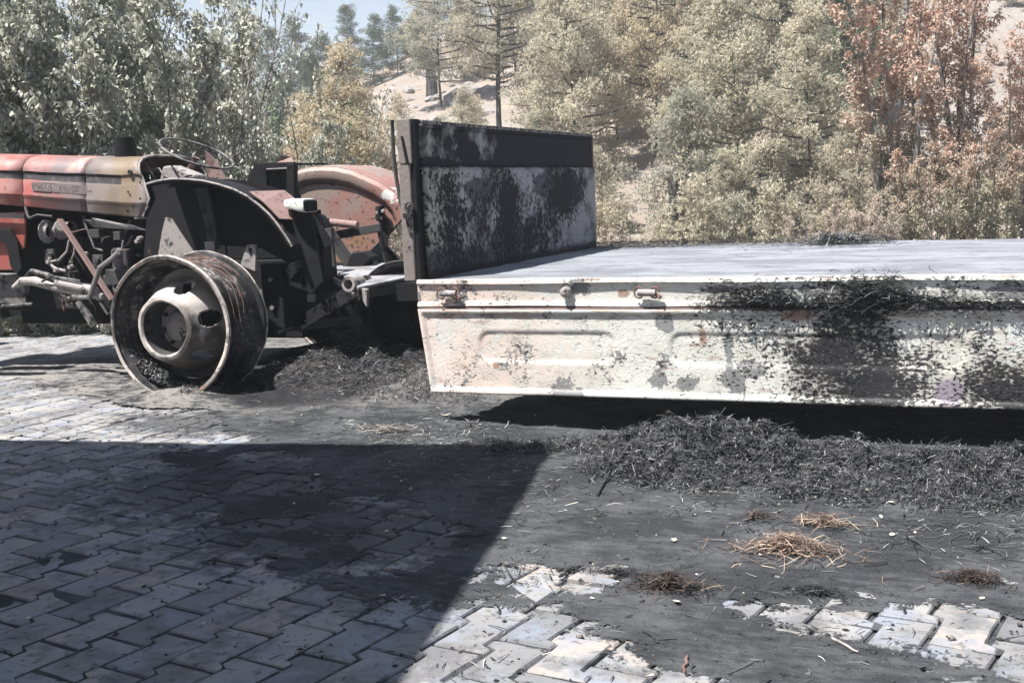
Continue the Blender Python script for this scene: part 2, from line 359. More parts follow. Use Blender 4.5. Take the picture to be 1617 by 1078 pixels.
foliage('needles_green', ((0.12, 0.155, 0.09), (0.17, 0.20, 0.12), (0.22, 0.24, 0.17), (0.27, 0.28, 0.20)))
foliage('leaves_wilted', ((0.33, 0.335, 0.27), (0.41, 0.41, 0.35), (0.23, 0.235, 0.19), (0.66, 0.66, 0.57)), 1.6, 0.25)
foliage('leaves_green', ((0.10, 0.17, 0.075), (0.16, 0.21, 0.11), (0.2, 0.22, 0.14), (0.3, 0.33, 0.22)), 1.6, 0.25)
foliage('leaves_brown', ((0.27, 0.26, 0.18), (0.38, 0.34, 0.25), (0.20, 0.21, 0.15), (0.56, 0.54, 0.44)), 1.6, 0.35, ((0.48, 0.32, 0.25), 1.0, 3.0))
foliage('leaves_dry', ((0.42, 0.34, 0.27), (0.52, 0.44, 0.36), (0.34, 0.31, 0.23), (0.62, 0.56, 0.48)), 1.6, 0.25)
g = G('bark_grey'); n1 = g.noise(g.vec((1, 1, 0.25)), scale=18, detail=5); M['bark_grey'] = g.out(g.mix((0.10, 0.095, 0.088), (0.30, 0.285, 0.265), n1.step(0.4, 0.62)), 0.9, bump=n1, dist=0.01)
g = G('bark_charred'); n1 = g.noise(g.vec((1, 1, 0.25)), scale=14, detail=5); M['bark_charred'] = g.out(g.mix((0.016, 0.015, 0.015), (0.10, 0.085, 0.078), n1.step(0.45, 0.65)), 0.95, bump=n1, dist=0.02)
g = G('hill_soil'); x, y, z = g.xyz()
n1 = g.noise(scale=0.16, detail=6, rough=0.6); n2 = g.noise(g.vec((1, 1, 3.5)), scale=0.9, detail=7, rough=0.62); n3 = g.noise(scale=5, detail=5)
c = g.mix((0.235, 0.19, 0.155), (0.25, 0.225, 0.205), n1.step(0.42, 0.6))
c = g.mix(c, (0.28, 0.25, 0.23), n2.step(0.50, 0.62) * 0.75)
c = g.mix(c, (0.14, 0.125, 0.12), (n2 * 0.6 + n3 * 0.4).step(0.55, 0.64) * 0.8)
c = g.mix(c, (0.34, 0.25, 0.165), g.noise(g.vec((1, 1, 1), (20, 4, 4)), scale=0.5, detail=4).step(0.55, 0.66) * 0.8)
M['hill_soil'] = g.out(c, 0.95, bump=n2 * 2.0 + n3, dist=0.12)
g = G('rock'); n2 = g.noise(scale=2.4, detail=6); M['rock'] = g.out(g.mix((0.27, 0.245, 0.23), (0.14, 0.13, 0.125), n2.step(0.45, 0.62)), 0.95, bump=n2, dist=0.08)

# ------------------------------------------------------------------ mesh helpers
ROOTLOC = {}
def tag(o, label=None, cat=None, group=None, kind=None):
    if label: o['label'] = label
    if cat: o['category'] = cat
    if group: o['group'] = group
    if kind: o['kind'] = kind
    return o
def empty(name, loc, label, cat, group=None):
    o = bpy.data.objects.new(name, None); o.empty_display_size = 0.1; COL.objects.link(o)
    o.location = loc; ROOTLOC[o.name] = Vector(loc)
    return tag(o, label, cat, group)
def root_of(o):
    while o.parent is not None: o = o.parent
    return o
def offset_of(parent):
    return ROOTLOC.get(root_of(parent).name, Vector((0, 0, 0))) if parent else Vector((0, 0, 0))
class MB:
    """collects shapes in world metres"""
    def __init__(s): s.v = []; s.f = []; s.m = []
    def add(s, vs, fs, mi=0):
        b = len(s.v); s.v += [tuple(p) for p in vs]; s.f += [tuple(b + i for i in f) for f in fs]; s.m += [mi] * len(fs); return s
    def box(s, a, b, rot=None, piv=None, mi=0):
        (x0, y0, z0), (x1, y1, z1) = a, b
        vs = [Vector(p) for p in ((x0, y0, z0), (x1, y0, z0), (x1, y1, z0), (x0, y1, z0), (x0, y0, z1), (x1, y0, z1), (x1, y1, z1), (x0, y1, z1))]
        if rot is not None:
            pv = Vector(piv) if piv else sum(vs, Vector()) / 8
            vs = [pv + rot @ (p - pv) for p in vs]
        return s.add(vs, [(0, 3, 2, 1), (4, 5, 6, 7), (0, 1, 5, 4), (1, 2, 6, 5), (2, 3, 7, 6), (3, 0, 4, 7)], mi)
    def bar(s, p, q, w, h, up=(0, 0, 1), mi=0):
        p, q = Vector(p), Vector(q); d = (q - p).normalized(); sd = d.cross(Vector(up)).normalized(); u = sd.cross(d)
        vs = []
        for c in (p, q):
            for (a, b) in ((-1, -1), (1, -1), (1, 1), (-1, 1)): vs.append(c + sd * (a * w / 2) + u * (b * h / 2))
        return s.add(vs, [(0, 1, 2, 3), (7, 6, 5, 4), (0, 4, 5, 1), (1, 5, 6, 2), (2, 6, 7, 3), (3, 7, 4, 0)], mi)
    def tube(s, pts, r, n=10, cap=True, mi=0):
        pts = [Vector(p) for p in pts]; rs = r if isinstance(r, (list, tuple)) else [r] * len(pts)
        vs = []; ref = None
        for i, p in enumerate(pts):
            d = (pts[min(i + 1, len(pts) - 1)] - pts[max(i - 1, 0)]).normalized()
            if ref is None:
                ref = d.cross(Vector((0.13, 0.2, 1.0)))
                if ref.length < 0.05: ref = d.cross(Vector((1, 0, 0)))
            ref = (ref - d * ref.dot(d)).normalized(); q = d.cross(ref)
            for k in range(n):
                a = 2 * math.pi * k / n; vs.append(p + (ref * math.cos(a) + q * math.sin(a)) * rs[i])
        fs = [(i * n + k, i * n + (k + 1) % n, (i + 1) * n + (k + 1) % n, (i + 1) * n + k) for i in range(len(pts) - 1) for k in range(n)]
        if cap: fs += [tuple(reversed(range(n))), tuple(range((len(pts) - 1) * n, len(pts) * n))]
        return s.add(vs, fs, mi)
    def lathe(s, c, prof, axis='y', n=48, a0=0.0, a1=2 * math.pi, mi=0):
        """prof: (offset along axis, radius)"""
        c = Vector(c); full = abs(a1 - a0 - 2 * math.pi) < 1e-6; cols = n if full else n + 1; vs = []
        for k in range(cols):
            a = a0 + (a1 - a0) * k / n
            for (o, r) in prof:
                if axis == 'y': vs.append(c + Vector((r * math.cos(a), o, r * math.sin(a))))
                elif axis == 'x': vs.append(c + Vector((o, r * math.cos(a), r * math.sin(a))))
                else: vs.append(c + Vector((r * math.cos(a), r * math.sin(a), o)))
        m = len(prof); fs = []
        for k in range(n):
            k2 = (k + 1) % cols
            for i in range(m - 1): fs.append((k * m + i, k2 * m + i, k2 * m + i + 1, k * m + i + 1))
        return s.add(vs, fs, mi)
    def prism(s, poly, y0, y1, mi=0):
        """poly in (x, z), extruded along y"""
        n = len(poly); vs = [(p[0], y0, p[1]) for p in poly] + [(p[0], y1, p[1]) for p in poly]
        fs = [tuple(range(n)), tuple(reversed(range(n, 2 * n)))] + [(i, i + n, (i + 1) % n + n, (i + 1) % n) for i in range(n)]
        return s.add(vs, fs, mi)
    def zprism(s, poly, z0, z1, mi=0):
        n = len(poly); vs = [(p[0], p[1], z0) for p in poly] + [(p[0], p[1], z1) for p in poly]
        fs = [tuple(reversed(range(n))), tuple(range(n, 2 * n))] + [(i, (i + 1) % n, (i + 1) % n + n, i + n) for i in range(n)]
        return s.add(vs, fs, mi)
    def build(s, name, mat, parent=None, bevel=0.0, smooth=False, solid=0.0, seg=2, sub=0):
        me = bpy.data.meshes.new(name); off = offset_of(parent)
        me.from_pydata([tuple(Vector(p) - off) for p in s.v], [], s.f)
        mats = mat if isinstance(mat, (list, tuple)) else [mat]
        for m_ in mats: me.materials.append(M[m_])
        if len(mats) > 1: me.polygons.foreach_set('material_index', s.m)
        bm = bmesh.new(); bm.from_mesh(me); bmesh.ops.remove_doubles(bm, verts=bm.verts, dist=1e-5); bmesh.ops.recalc_face_normals(bm, faces=bm.faces); bm.to_mesh(me); bm.free()
        o = bpy.data.objects.new(name, me); COL.objects.link(o)
        if parent: o.parent = parent
        if smooth:
            me.polygons.foreach_set('use_smooth', [True] * len(me.polygons))
            try: me.set_sharp_from_angle(angle=R(40))
            except Exception: pass
        if solid:
            md = o.modifiers.new('solid', 'SOLIDIFY'); md.thickness = solid; md.offset = 0
        if sub:
            md = o.modifiers.new('sub', 'SUBSURF'); md.levels = sub; md.render_levels = sub
        if bevel:
            md = o.modifiers.new('bevel', 'BEVEL'); md.width = bevel; md.segments = seg; md.limit_method = 'ANGLE'; md.angle_limit = R(35)
        return o
def np_mesh(name, verts, faces, mat, smooth=False, mat_index=None):
    """fast mesh from numpy arrays; faces (n, 3) or (n, 4)"""
    me = bpy.data.meshes.new(name); verts = np.asarray(verts, np.float32); faces = np.asarray(faces, np.int32); k = faces.shape[1]
    me.vertices.add(len(verts)); me.vertices.foreach_set('co', verts.ravel())
    me.loops.add(faces.size); me.loops.foreach_set('vertex_index', faces.ravel())
    me.polygons.add(len(faces)); me.polygons.foreach_set('loop_start', np.arange(0, faces.size, k, dtype=np.int32))
    if smooth: me.polygons.foreach_set('use_smooth', np.ones(len(faces), bool))
    for m_ in (mat if isinstance(mat, (list, tuple)) else [mat]): me.materials.append(M[m_])
    if mat_index is not None: me.polygons.foreach_set('material_index', np.asarray(mat_index, np.int32))
    me.update(calc_edges=True); me.validate()
    return me
def link(name, me, parent=None, loc=(0, 0, 0)):
    o = bpy.data.objects.new(name, me); COL.objects.link(o); o.location = loc
    if parent: o.parent = parent
    return o

# numpy value noise
_rs = np.random.RandomState(7)
_P = _rs.rand(256, 256)
def vnoise(x, y):
    x = np.asarray(x, float); y = np.asarray(y, float)
    xi = np.floor(x).astype(int); yi = np.floor(y).astype(int); fx = x - xi; fy = y - yi
    fx = fx * fx * (3 - 2 * fx); fy = fy * fy * (3 - 2 * fy)
    a = _P[xi % 256, yi % 256]; b = _P[(xi + 1) % 256, yi % 256]; c = _P[xi % 256, (yi + 1) % 256]; d = _P[(xi + 1) % 256, (yi + 1) % 256]
    return (a * (1 - fx) + b * fx) * (1 - fy) + (c * (1 - fx) + d * fx) * fy
def fbm(x, y, oct=5, gain=0.5, ox=0.0):
    s = 0; a = 1; t = 0
    for i in range(oct): s = s + a * vnoise(x * 2 ** i + 17.3 * i + ox, y * 2 ** i + 9.1 * i - ox); t += a; a *= gain
    return s / t            # 0..1
def sstep(a, b, v):
    t = np.clip((v - a) / (b - a), 0, 1); return t * t * (3 - 2 * t)
def sdpoly(x, y, poly):
    """signed distance, positive inside"""
    x = np.asarray(x, float); y = np.asarray(y, float); d = np.full(x.shape, 1e9); ins = np.zeros(x.shape, bool); n = len(poly)
    for i in range(n):
        (x1, y1), (x2, y2) = poly[i], poly[(i + 1) % n]; ex, ey = x2 - x1, y2 - y1
        t = np.clip(((x - x1) * ex + (y - y1) * ey) / (ex * ex + ey * ey + 1e-12), 0, 1)
        d = np.minimum(d, np.hypot(x - x1 - t * ex, y - y1 - t * ey))
        if y1 != y2:
            c = ((y1 > y) != (y2 > y)) & (x < (x2 - x1) * (y - y1) / (y2 - y1) + x1); ins ^= c
    return np.where(ins, d, -d)

# ------------------------------------------------------------------ ground shapes
FX, FY = -0.3801, 0.9250           # level view direction
RX, RY = 0.9250, 0.3801
def place(px, d):
    """level ground position seen d metres away along the view, at column px of the photograph"""
    s = (px - 808.5) / 1857.0 * d
    return (FX * d + RX * s, FY * d + RY * s)
def terr(x, y):
    x = np.asarray(x, float); y = np.asarray(y, float)
    d = FX * x + FY * y; s = RX * x + RY * y
    px = 808.5 + 1857.0 * s / np.maximum(d, 4.0)
    sl = np.interp(px, [-1500, -300, 300, 480, 560, 650, 760, 900, 1100, 1350, 1617, 2500], [.05, .09, .12, .15, .18, .205, .225, .265, .36, .42, .46, .5])
    d0 = np.interp(px, [0, 500, 800, 1700], [26, 24, 23, 22])
    up = np.clip(d - d0, 0, None); up = np.where(up < 5, up * up / 10.0, up - 2.5)
    top = 40 + 6 * vnoise(s / 14.0, 3.3)
    up = np.where(up > top, top + (up - top) * -0.05, up)
    z = sl * up
    w = sstep(18, 30, d)
    z = z + w * ((fbm(x / 9.0, y / 9.0, 4) - 0.5) * 1.6 + (fbm(x / 1.7, y / 1.7, 3, ox=5) - 0.5) * 0.5)
    return z - 0.03 - 0.05 * sstep(8, 12, d)

BARE = [[(-9.5, 5.0), (-5.93, 4.5), (-4.0, 4.75), (-2.9, 3.79), (-2.47, 3.46), (-2.19, 3.17), (-1.81, 2.97), (-1.58, 2.95), (-1.4, 3.03), (-1.35, 2.49), (-1.22, 2.11), (-2.47, 1.2), (-9.5, 1.2)],
        [(-1.42, 2.97), (-1.19, 3.06), (-1.06, 2.87), (-0.9, 2.76), (-0.66, 2.67), (-0.5, 2.2), (-1.5, 2.0)],
        [(-0.60, 3.22), (-0.43, 3.26), (-0.27, 3.35), (0.1, 3.40), (0.6, 3.37), (0.6, 2.62), (0.18, 2.86), (-0.09, 3.01), (-0.36, 3.09), (-0.5, 3.14)],
        [(-2.40, 4.02), (-2.12, 3.98), (-1.66, 3.70), (-1.76, 3.60), (-1.86, 3.38), (-2.1, 3.50)],
        [(-1.45, 3.40), (-1.31, 3.43), (-1.15, 3.35), (-1.15, 3.28), (-1.25, 3.31)],
        [(-9.5, 7.2), (-7.2, 6.7), (-6.1, 6.15), (-5.3, 5.75), (-4.95, 5.68), (-4.15, 5.45), (-3.45, 5.02), (-3.71, 4.6), (-5.7, 4.4), (-9.5, 4.4)],
        [(-3.05, 4.28), (-2.70, 4.30), (-2.62, 4.12), (-2.95, 4.05)], [(-2.60, 3.72), (-2.38, 3.74), (-2.36, 3.55), (-2.55, 3.52)], [(-3.3, 4.62), (-2.9, 4.60), (-2.95, 4.45), (-3.3, 4.45)], [(-2.02, 3.36), (-1.86, 3.36), (-1.80, 3.25), (-2.0, 3.22)],
        [(-9.9, 8.6), (-7.9, 9.6), (-6.3, 8.8), (-6.6, 7.6), (-7.4, 6.6), (-9.9, 6.6)]]
def pile_h(x, y):
    """long heap of burnt straw beside the trailer"""
    x = np.asarray(x, float); y = np.asarray(y, float)
    near = np.interp(x, [-2.6, -2.2, -1.74, -1.33, -0.79, -0.34, 0.11, 2.5], [5.02, 4.85, 4.66, 4.42, 4.28, 4.2, 4.12, 4.1]) + (fbm(x * 2.2, y * 2.2, 3, ox=3) - 0.5) * 0.5
    crest = np.interp(x, [-2.6, -2.15, -1.85, -1.55, -1.25, -0.95, -0.75, -0.4, 0.1, 0.9, 2.5], [0.0, 0.02, 0.05, 0.115, 0.150, 0.125, 0.110, 0.075, 0.08, 0.08, 0.06])
    yc = 4.98; back = 5.28
    f = np.where(y < yc, sstep(0, 1, np.clip((y - near) / np.maximum(yc - near, 0.05), 0, 1)), sstep(0, 1, np.clip((back - y) / (back - yc), 0, 1)))
    h = crest * f * (0.62 + 0.75 * fbm(x * 3.1, y * 3.1, 3, ox=9)) + f * (crest + .03) * 1.05 * (fbm(x * 10, y * 10, 3, ox=2) - 0.5) + f * (crest + .03) * 0.5 * (fbm(x * 27, y * 27, 2, ox=4) - 0.5)
    return h * sstep(-2.6, -2.2, x)
def ash_h(x, y, cover=False):
    x = np.asarray(x, float); y = np.asarray(y, float)
    n = fbm(x * 1.3, y * 1.9, 5, ox=1); nf = fbm(x * 7, y * 9, 4, ox=6)
    base = 0.014 + 0.030 * (n - 0.35) + 0.010 * (nf - 0.5)
    base = base + 0.006 * (fbm(x * 26, y * 26, 3, ox=8) - 0.5)
    edge = (n - 0.5) * 0.34 + (nf - 0.5) * 0.30
    b = np.full(x.shape, -9.0)
    for P in BARE: b = np.maximum(b, sdpoly(x, y, P))
    ne = fbm(x * 24, y * 30, 3, ox=40)
    bb = b + edge * 0.75 + (ne - .5) * .12 + .035
    k = sstep(-0.12, -0.01, bb)
    if cover: return np.clip(1.08 - sstep(-0.17, 0.15, bb) * 1.12 + (fbm(x * 5, y * 7, 4, ox=51) - .5) * .5 * sstep(-.4, -.1, bb), 0, 1)
    dusty = sstep(0.63, 0.72, fbm(x * 1.7, y * 1.7, 4, ox=31)) * 0.9 * sstep(4.2, 4.9, y) + sstep(0.66, 0.74, fbm(x * 2.3, y * 2.3, 4, ox=12)) * 0.8
    k = k * (1 - np.clip(dusty, 0, 1))
    base = base * (0.22 + 0.78 * sstep(-0.05, -0.50, bb)) + .007 * (fbm(x * 2.2, y * 12, 3, ox=61) - .5) * sstep(-.2, -.6, bb)
    film = 1 - sstep(0.10, 0.17, bb)
    h = base * (1 - k) + (-0.0055 + 0.004 * (nf - 0.5)) * k
    h = np.maximum(h, 0.0024 * film - 0.008 * (1 - film))
    h = np.where(film < .02, -0.0055 + 0.003 * (nf - .5), h)
    # mounds: round the near tractor wheel, behind the tractor, under the trailer nose
    for (cx, cy, rx, ry, a) in ((-4.62, 5.95, .34, .30, .060), (-3.95, 6.5, .55, .38, .19), (-3.3, 6.5, .50, .5, .14), (-3.35, 7.5, .8, .7, .18), (-4.2, 7.4, .8, .6, .16), (-4.75, 5.78, .3, .14, .03), (-3.0, 5.95, .5, .25, .06), (-2.7, 5.35, .6, .30, .03)):
        q = ((x - cx) / rx) ** 2 + ((y - cy) / ry) ** 2
        h = h + a * np.exp(-q * 1.3) * (0.7 + 0.6 * nf)
    h = h + 0.05 * (fbm(x * 9, y * 9, 3, ox=14) - 0.5) * sstep(5.7, 6.1, y) * sstep(-4.6, -4.1, x) * sstep(-2.5, -3.1, x)
    # tyre-track and drag ridges through the near ash
    r1 = y - (3.36 + (x + 1.2) * -0.10); h = h + 0.014 * np.exp(-(r1 / 0.035) ** 2) * sstep(-1.5, -1.2, x) * sstep(-.45, -.7, x) * (1 - k)
    return h
def ground_z(x, y): return np.maximum(np.maximum(ash_h(x, y), 0.0), pile_h(x, y))

# ground: hills and land to the horizon
us = np.concatenate([np.linspace(-40, 90, 131), np.array([100, 120, 160, 240, 400, 600])]); us = np.concatenate([[-600, -300, -120, -70], us])
vs_ = np.concatenate([[-600, -400, -200, -120, -90], np.linspace(-70, 70, 141), [90, 120, 200, 400, 600]])
U, W = np.meshgrid(us, vs_, indexing='ij'); XX = FX * U + RX * W; YY = FY * U + RY * W
ZZ = terr(XX, YY)
ZZ = np.where((np.abs(U) < 90) & (np.abs(W) < 100), ZZ, np.minimum(ZZ, 4.0) * 0.0 + np.where(U > 90, 5.0, -0.05))
nu, nv = U.shape; idx = np.arange(nu * nv).reshape(nu, nv)
q = np.stack([idx[:-1, :-1], idx[1:, :-1], idx[1:, 1:], idx[:-1, 1:]], -1).reshape(-1, 4)
o = link('hillside', np_mesh('hillside', np.stack([XX, YY, ZZ], -1).reshape(-1, 3), q[:, ::-1], 'hill_soil', True)); tag(o, kind='structure')

# pavement: bed of dark joints; beyond the modelled stones the material carries the pattern
mb = MB(); mb.box((-16, -4, -0.16), (6.5, 11.0, -0.013)); pavement = mb.build('pavement', 'ash'); tag(pavement, kind='structure')
mb = MB(); mb.zprism([(-16, 6.9), (-6.7, 6.9), (-6.7, 11.0), (-16, 11.0)], -0.012, -0.004); farpav = mb.build('far_pavement', 'far_paving'); tag(farpav, kind='structure')

# interlocking pavers
L_, W_ = 0.256, 0.155
rot = R(-2.5)
def wave(t):                          # sideways shift of a long joint: slow drift, then a step back
    return 0.0165 * np.interp(t % 1.0, [0, .72, .80, 1.0], [-.565, 1.0, -1.0, -.565])
def paver_outline(gap=0.0070):
    pts = []
    for t in (0.0, .30, .72, .80, 1.0): pts.append((wave(t) + gap, t * L_ + (gap if t == 0 else (-gap if t == 1 else 0))))
    for t in (.914, .55, .1333, .0533, -.086): pts.append((W_ + wave(t - .3333) - gap, t * L_ + (gap if t < 0 else (-gap if t > .9 else 0))))
    return pts
OUT = paver_outline(); ctr = (sum(p[0] for p in OUT) / len(OUT), sum(p[1] for p in OUT) / len(OUT))
def paver_arrays(j=0):
    n = len(OUT); rr = random.Random(j); ring0 = []; ring1 = []; ring2 = []
    for (a, b) in OUT:
        a += rr.uniform(-.0022, .0022); b += rr.uniform(-.0022, .0022)
        da, db = a - ctr[0], b - ctr[1]; k = rr.uniform(.925, .955)
        ring0.append((da, db, -0.03)); ring1.append((da, db, -0.006)); ring2.append((da * k, db * (k + .02), rr.uniform(-0.0006, 0.0006)))
    v = ring0 + ring1 + ring2
    f = [(i, (i + 1) % n, (i + 1) % n + n, i + n) for i in range(n)] + [(i + n, (i + 1) % n + n, (i + 1) % n + 2 * n, i + 2 * n) for i in range(n)]
    return v, f, tuple(range(2 * n, 3 * n))
paver_meshes = []
for j in range(8):
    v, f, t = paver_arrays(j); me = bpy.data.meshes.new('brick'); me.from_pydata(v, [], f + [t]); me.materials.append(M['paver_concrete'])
    me.polygons.foreach_set('use_smooth', [False] * len(me.polygons)); paver_meshes.append(me)
cells = []
cr, sr = math.cos(rot), math.sin(rot)
for i in range(-52, 20):
    for k in range(4, 38):
        # lattice: columns W_ apart, each column a third of a stone further along
        lx = -1.36 + i * W_; ly = (k * L_) + (i * 0.0853) % L_ - 0.3
        cx, cy = lx + ctr[0], ly + ctr[1]
        X_, Y_ = cx * cr - cy * sr + 0.0, cx * sr + cy * cr
        if not (-9.6 < X_ < 0.9 and 1.5 < Y_ < 9.4): continue
        d = FX * X_ + FY * Y_; s = RX * X_ + RY * Y_
        if d < 1.5: continue
        px = 808.5 + 1857 * s / d
        if px < -150 or px > 1760: continue
        cells.append((d, X_, Y_))
cells.sort()
C = np.array(cells); gx = np.array([-.06, 0, .06]); cover = np.full(len(C), 9.0)
for a in (-.078, 0, .078):
    for b in (-.13, -.07, 0, .07, .13): cover = np.minimum(cover, ash_h(C[:, 1] + a, C[:, 2] + b))
rr = random.Random(3); near = 0; mvs = []; mfs = []; mts = []
bv = 0
for (d, X_, Y_), cv in zip(cells, cover):
    if cv > 0.013: continue
    tiltx, tilty, tw = rr.gauss(0, .013), rr.gauss(0, .012), rr.gauss(0, .018)
    dz = rr.gauss(0, .0022) - 0.0008
    if near < 298 and not (X_ > -4 and Y_ > 5.6):
        o = bpy.data.objects.new('brick', rr.choice(paver_meshes)); COL.objects.link(o); o.parent = pavement
        o.location = (X_, Y_, dz); o.rotation_euler = (tiltx, tilty, rot + tw); near += 1
    elif Y_ < 9.3:
        v, f, t = paver_arrays(rr.randrange(8)); Mx = Matrix.Translation((X_, Y_, dz)) @ Matrix.Rotation(rot + tw, 4, 'Z') @ Matrix.Rotation(tiltx, 4, 'X') @ Matrix.Rotation(tilty, 4, 'Y')
        mvs += [tuple(Mx @ Vector(p)) for p in v]; mfs += [tuple(bv + q_ for q_ in ff) for ff in f + [t]]; bv += len(v)
if mvs:
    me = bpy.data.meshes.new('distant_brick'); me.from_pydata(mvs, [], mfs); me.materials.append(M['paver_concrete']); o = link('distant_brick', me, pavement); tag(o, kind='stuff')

# ash sheet, high resolution, dipping just under the pavers where the ground is bare
gx = np.concatenate([np.arange(-10.5, -5.6, 0.03), np.arange(-5.6, 1.0, 0.0125), np.arange(1.0, 3.2, .04)]); gy = np.concatenate([np.arange(1.5, 1.9, .04), np.arange(1.9, 5.4, 0.0115), np.arange(5.4, 9.6, 0.028)])
AX, AY = np.meshgrid(gx, gy, indexing='ij')
dd = FX * AX + FY * AY; ss = RX * AX + RY * AY; pp = 808.5 + 1857 * ss / np.maximum(dd, 1)
keep = (dd > 1.7) & (pp > -260) & (pp < 1980)
AZ = ash_h(AX, AY)
edge = np.minimum(np.minimum(AX - gx[0], gx[-1] - AX), np.minimum(AY - gy[0], gy[-1] - AY)); AZ = AZ * sstep(0, .3, edge) - 0.014 * (1 - sstep(0, .3, edge))
nu, nv = AX.shape; idx = np.arange(nu * nv).reshape(nu, nv)
q = np.stack([idx[:-1, :-1], idx[1:, :-1], idx[1:, 1:], idx[:-1, 1:]], -1).reshape(-1, 4); kk = keep.reshape(-1)[q].all(1); q = q[kk]
used = np.unique(q); remap = np.zeros(nu * nv, np.int32); remap[used] = np.arange(len(used))
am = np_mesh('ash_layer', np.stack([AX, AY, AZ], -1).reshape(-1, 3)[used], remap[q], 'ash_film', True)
CV = np.where(AZ < -0.003, 1.0, ash_h(AX, AY, True)).reshape(-1)[used]; CV = np.where(ash_h(AX, AY).reshape(-1)[used] > .012, 1.0, CV)
at = am.attributes.new('cover', 'FLOAT', 'POINT'); at.data.foreach_set('value', CV.astype(np.float32))
o = link('ash_layer', am)
tag(o, 'dark grey ash and soot spread over the paved yard', 'ash', kind='stuff')

# ------------------------------------------------------------------ straw
def strand_arrays(P, L, Wd, az, tilt, bend, rs):
    """thin bent blades: P (n,3) centre points; returns verts (n*6,3), quads"""
    n = len(P); ct = np.cos(tilt)
    D = np.stack([np.cos(az) * ct, np.sin(az) * ct, np.sin(tilt)], 1)
    S = np.stack([-np.sin(az), np.cos(az), rs.uniform(-.6, .6, n)], 1); S /= np.linalg.norm(S, axis=1)[:, None]
    B = np.stack([rs.normal(0, 1, n), rs.normal(0, 1, n), np.abs(rs.normal(0, 1, n)) * .6], 1) * (bend * L)[:, None]
    a = P - D * (L / 2)[:, None]; m = P + B; b = P + D * (L / 2)[:, None]; w = S * (Wd / 2)[:, None]
    V_ = np.stack([a - w, a + w, m - w, m + w, b - w * .5, b + w * .5], 1).reshape(-1, 3)
    k = np.arange(n)[:, None] * 6
    F = np.concatenate([k + [0, 1, 3, 2], k + [2, 3, 5, 4]], 0)
    return V_, F
def strands_on(n, rs, sample, hfun, L=(.03, .09), W2=(.0022, .0045), lift=(0, .012), tilt=.22, bend=.08):
    x, y = sample(n); z = hfun(x, y) + rs.uniform(lift[0], lift[1], len(x))
    m = len(x)
    return strand_arrays(np.stack([x, y, z], 1), rs.uniform(L[0], L[1], m), rs.uniform(W2[0], W2[1], m), rs.uniform(0, math.tau, m), rs.normal(0, tilt, m), np.full(m, bend), rs)
def join(parts):
    vs, fs, ms = [], [], []; b = 0
    for (v, f, m) in parts:
        vs.append(v); fs.append(f + b); ms.append(np.full(len(f), m)); b += len(v)
    return np.concatenate(vs), np.concatenate(fs), np.concatenate(ms)

# the long heap beside the trailer
rs = np.random.RandomState(11)
gx = np.arange(-2.65, 2.55, 0.016); gy = np.arange(3.9, 5.65, 0.016); AX, AY = np.meshgrid(gx, gy, indexing='ij'); AZ = pile_h(AX, AY) - 0.012
idx = np.arange(AX.size).reshape(AX.shape); q = np.stack([idx[:-1, :-1], idx[1:, :-1], idx[1:, 1:], idx[:-1, 1:]], -1).reshape(-1, 4)
parts = [(np.stack([AX, AY, AZ], -1).reshape(-1, 3), q, 0)]
def samp_pile(n):
    x = rs.uniform(-2.5, 1.6, n * 3); y = rs.uniform(3.95, 5.5, n * 3); h = pile_h(x, y)
    k = rs.rand(n * 3) < np.clip((h - 0.002) / 0.03, 0.0, 1.0) * (.25 + 1.3 * sstep(.42, .62, fbm(x * 6, y * 6, 3, ox=33))); return x[k][:n], y[k][:n]
parts.append((*strands_on(84000, rs, samp_pile, pile_h, (.008, .048), (.0012, .0034), (-.006, .012), .38, .14), 1))
parts.append((*strands_on(9000, rs, samp_pile, pile_h, (.04, .12), (.0025, .0055), (.0, .018), .35, .10), 2))
nl = 2200; x_, y_ = samp_pile(nl); z_ = pile_h(x_, y_) + .002; nl = len(x_); tl = np.array([(1, 0, 0), (0, 1, 0), (-1, 0, 0), (0, -1, 0), (0, 0, .7), (0, 0, -.6)], float)
lv = tl[None] * rs.uniform(.45, 1.4, (nl, 6, 1)) * (.003 + .014 * rs.rand(nl) ** 3)[:, None, None] + np.stack([x_, y_, z_], -1)[:, None]
t3 = (np.arange(nl)[:, None, None] * 6 + np.array([(0, 1, 4, 4), (1, 2, 4, 4), (2, 3, 4, 4), (3, 0, 4, 4)])[None]).reshape(-1, 4)
lv2 = lv.reshape(-1, 3); quads_ = (np.arange(nl)[:, None, None] * 6 + np.array([(0, 1, 4, 3), (1, 2, 4, 3), (0, 5, 2, 1)])[None]).reshape(-1, 4)
parts.append((lv2, quads_, 0))
v, f, m = join(parts)
o = link('burnt_straw_heap', np_mesh('burnt_straw_heap', v, f, ['pile_core', 'charred_straw', 'black_straw'], mat_index=m))
tag(o, 'long low heap of charred grey straw lying along the trailer side', 'straw heap', kind='stuff')

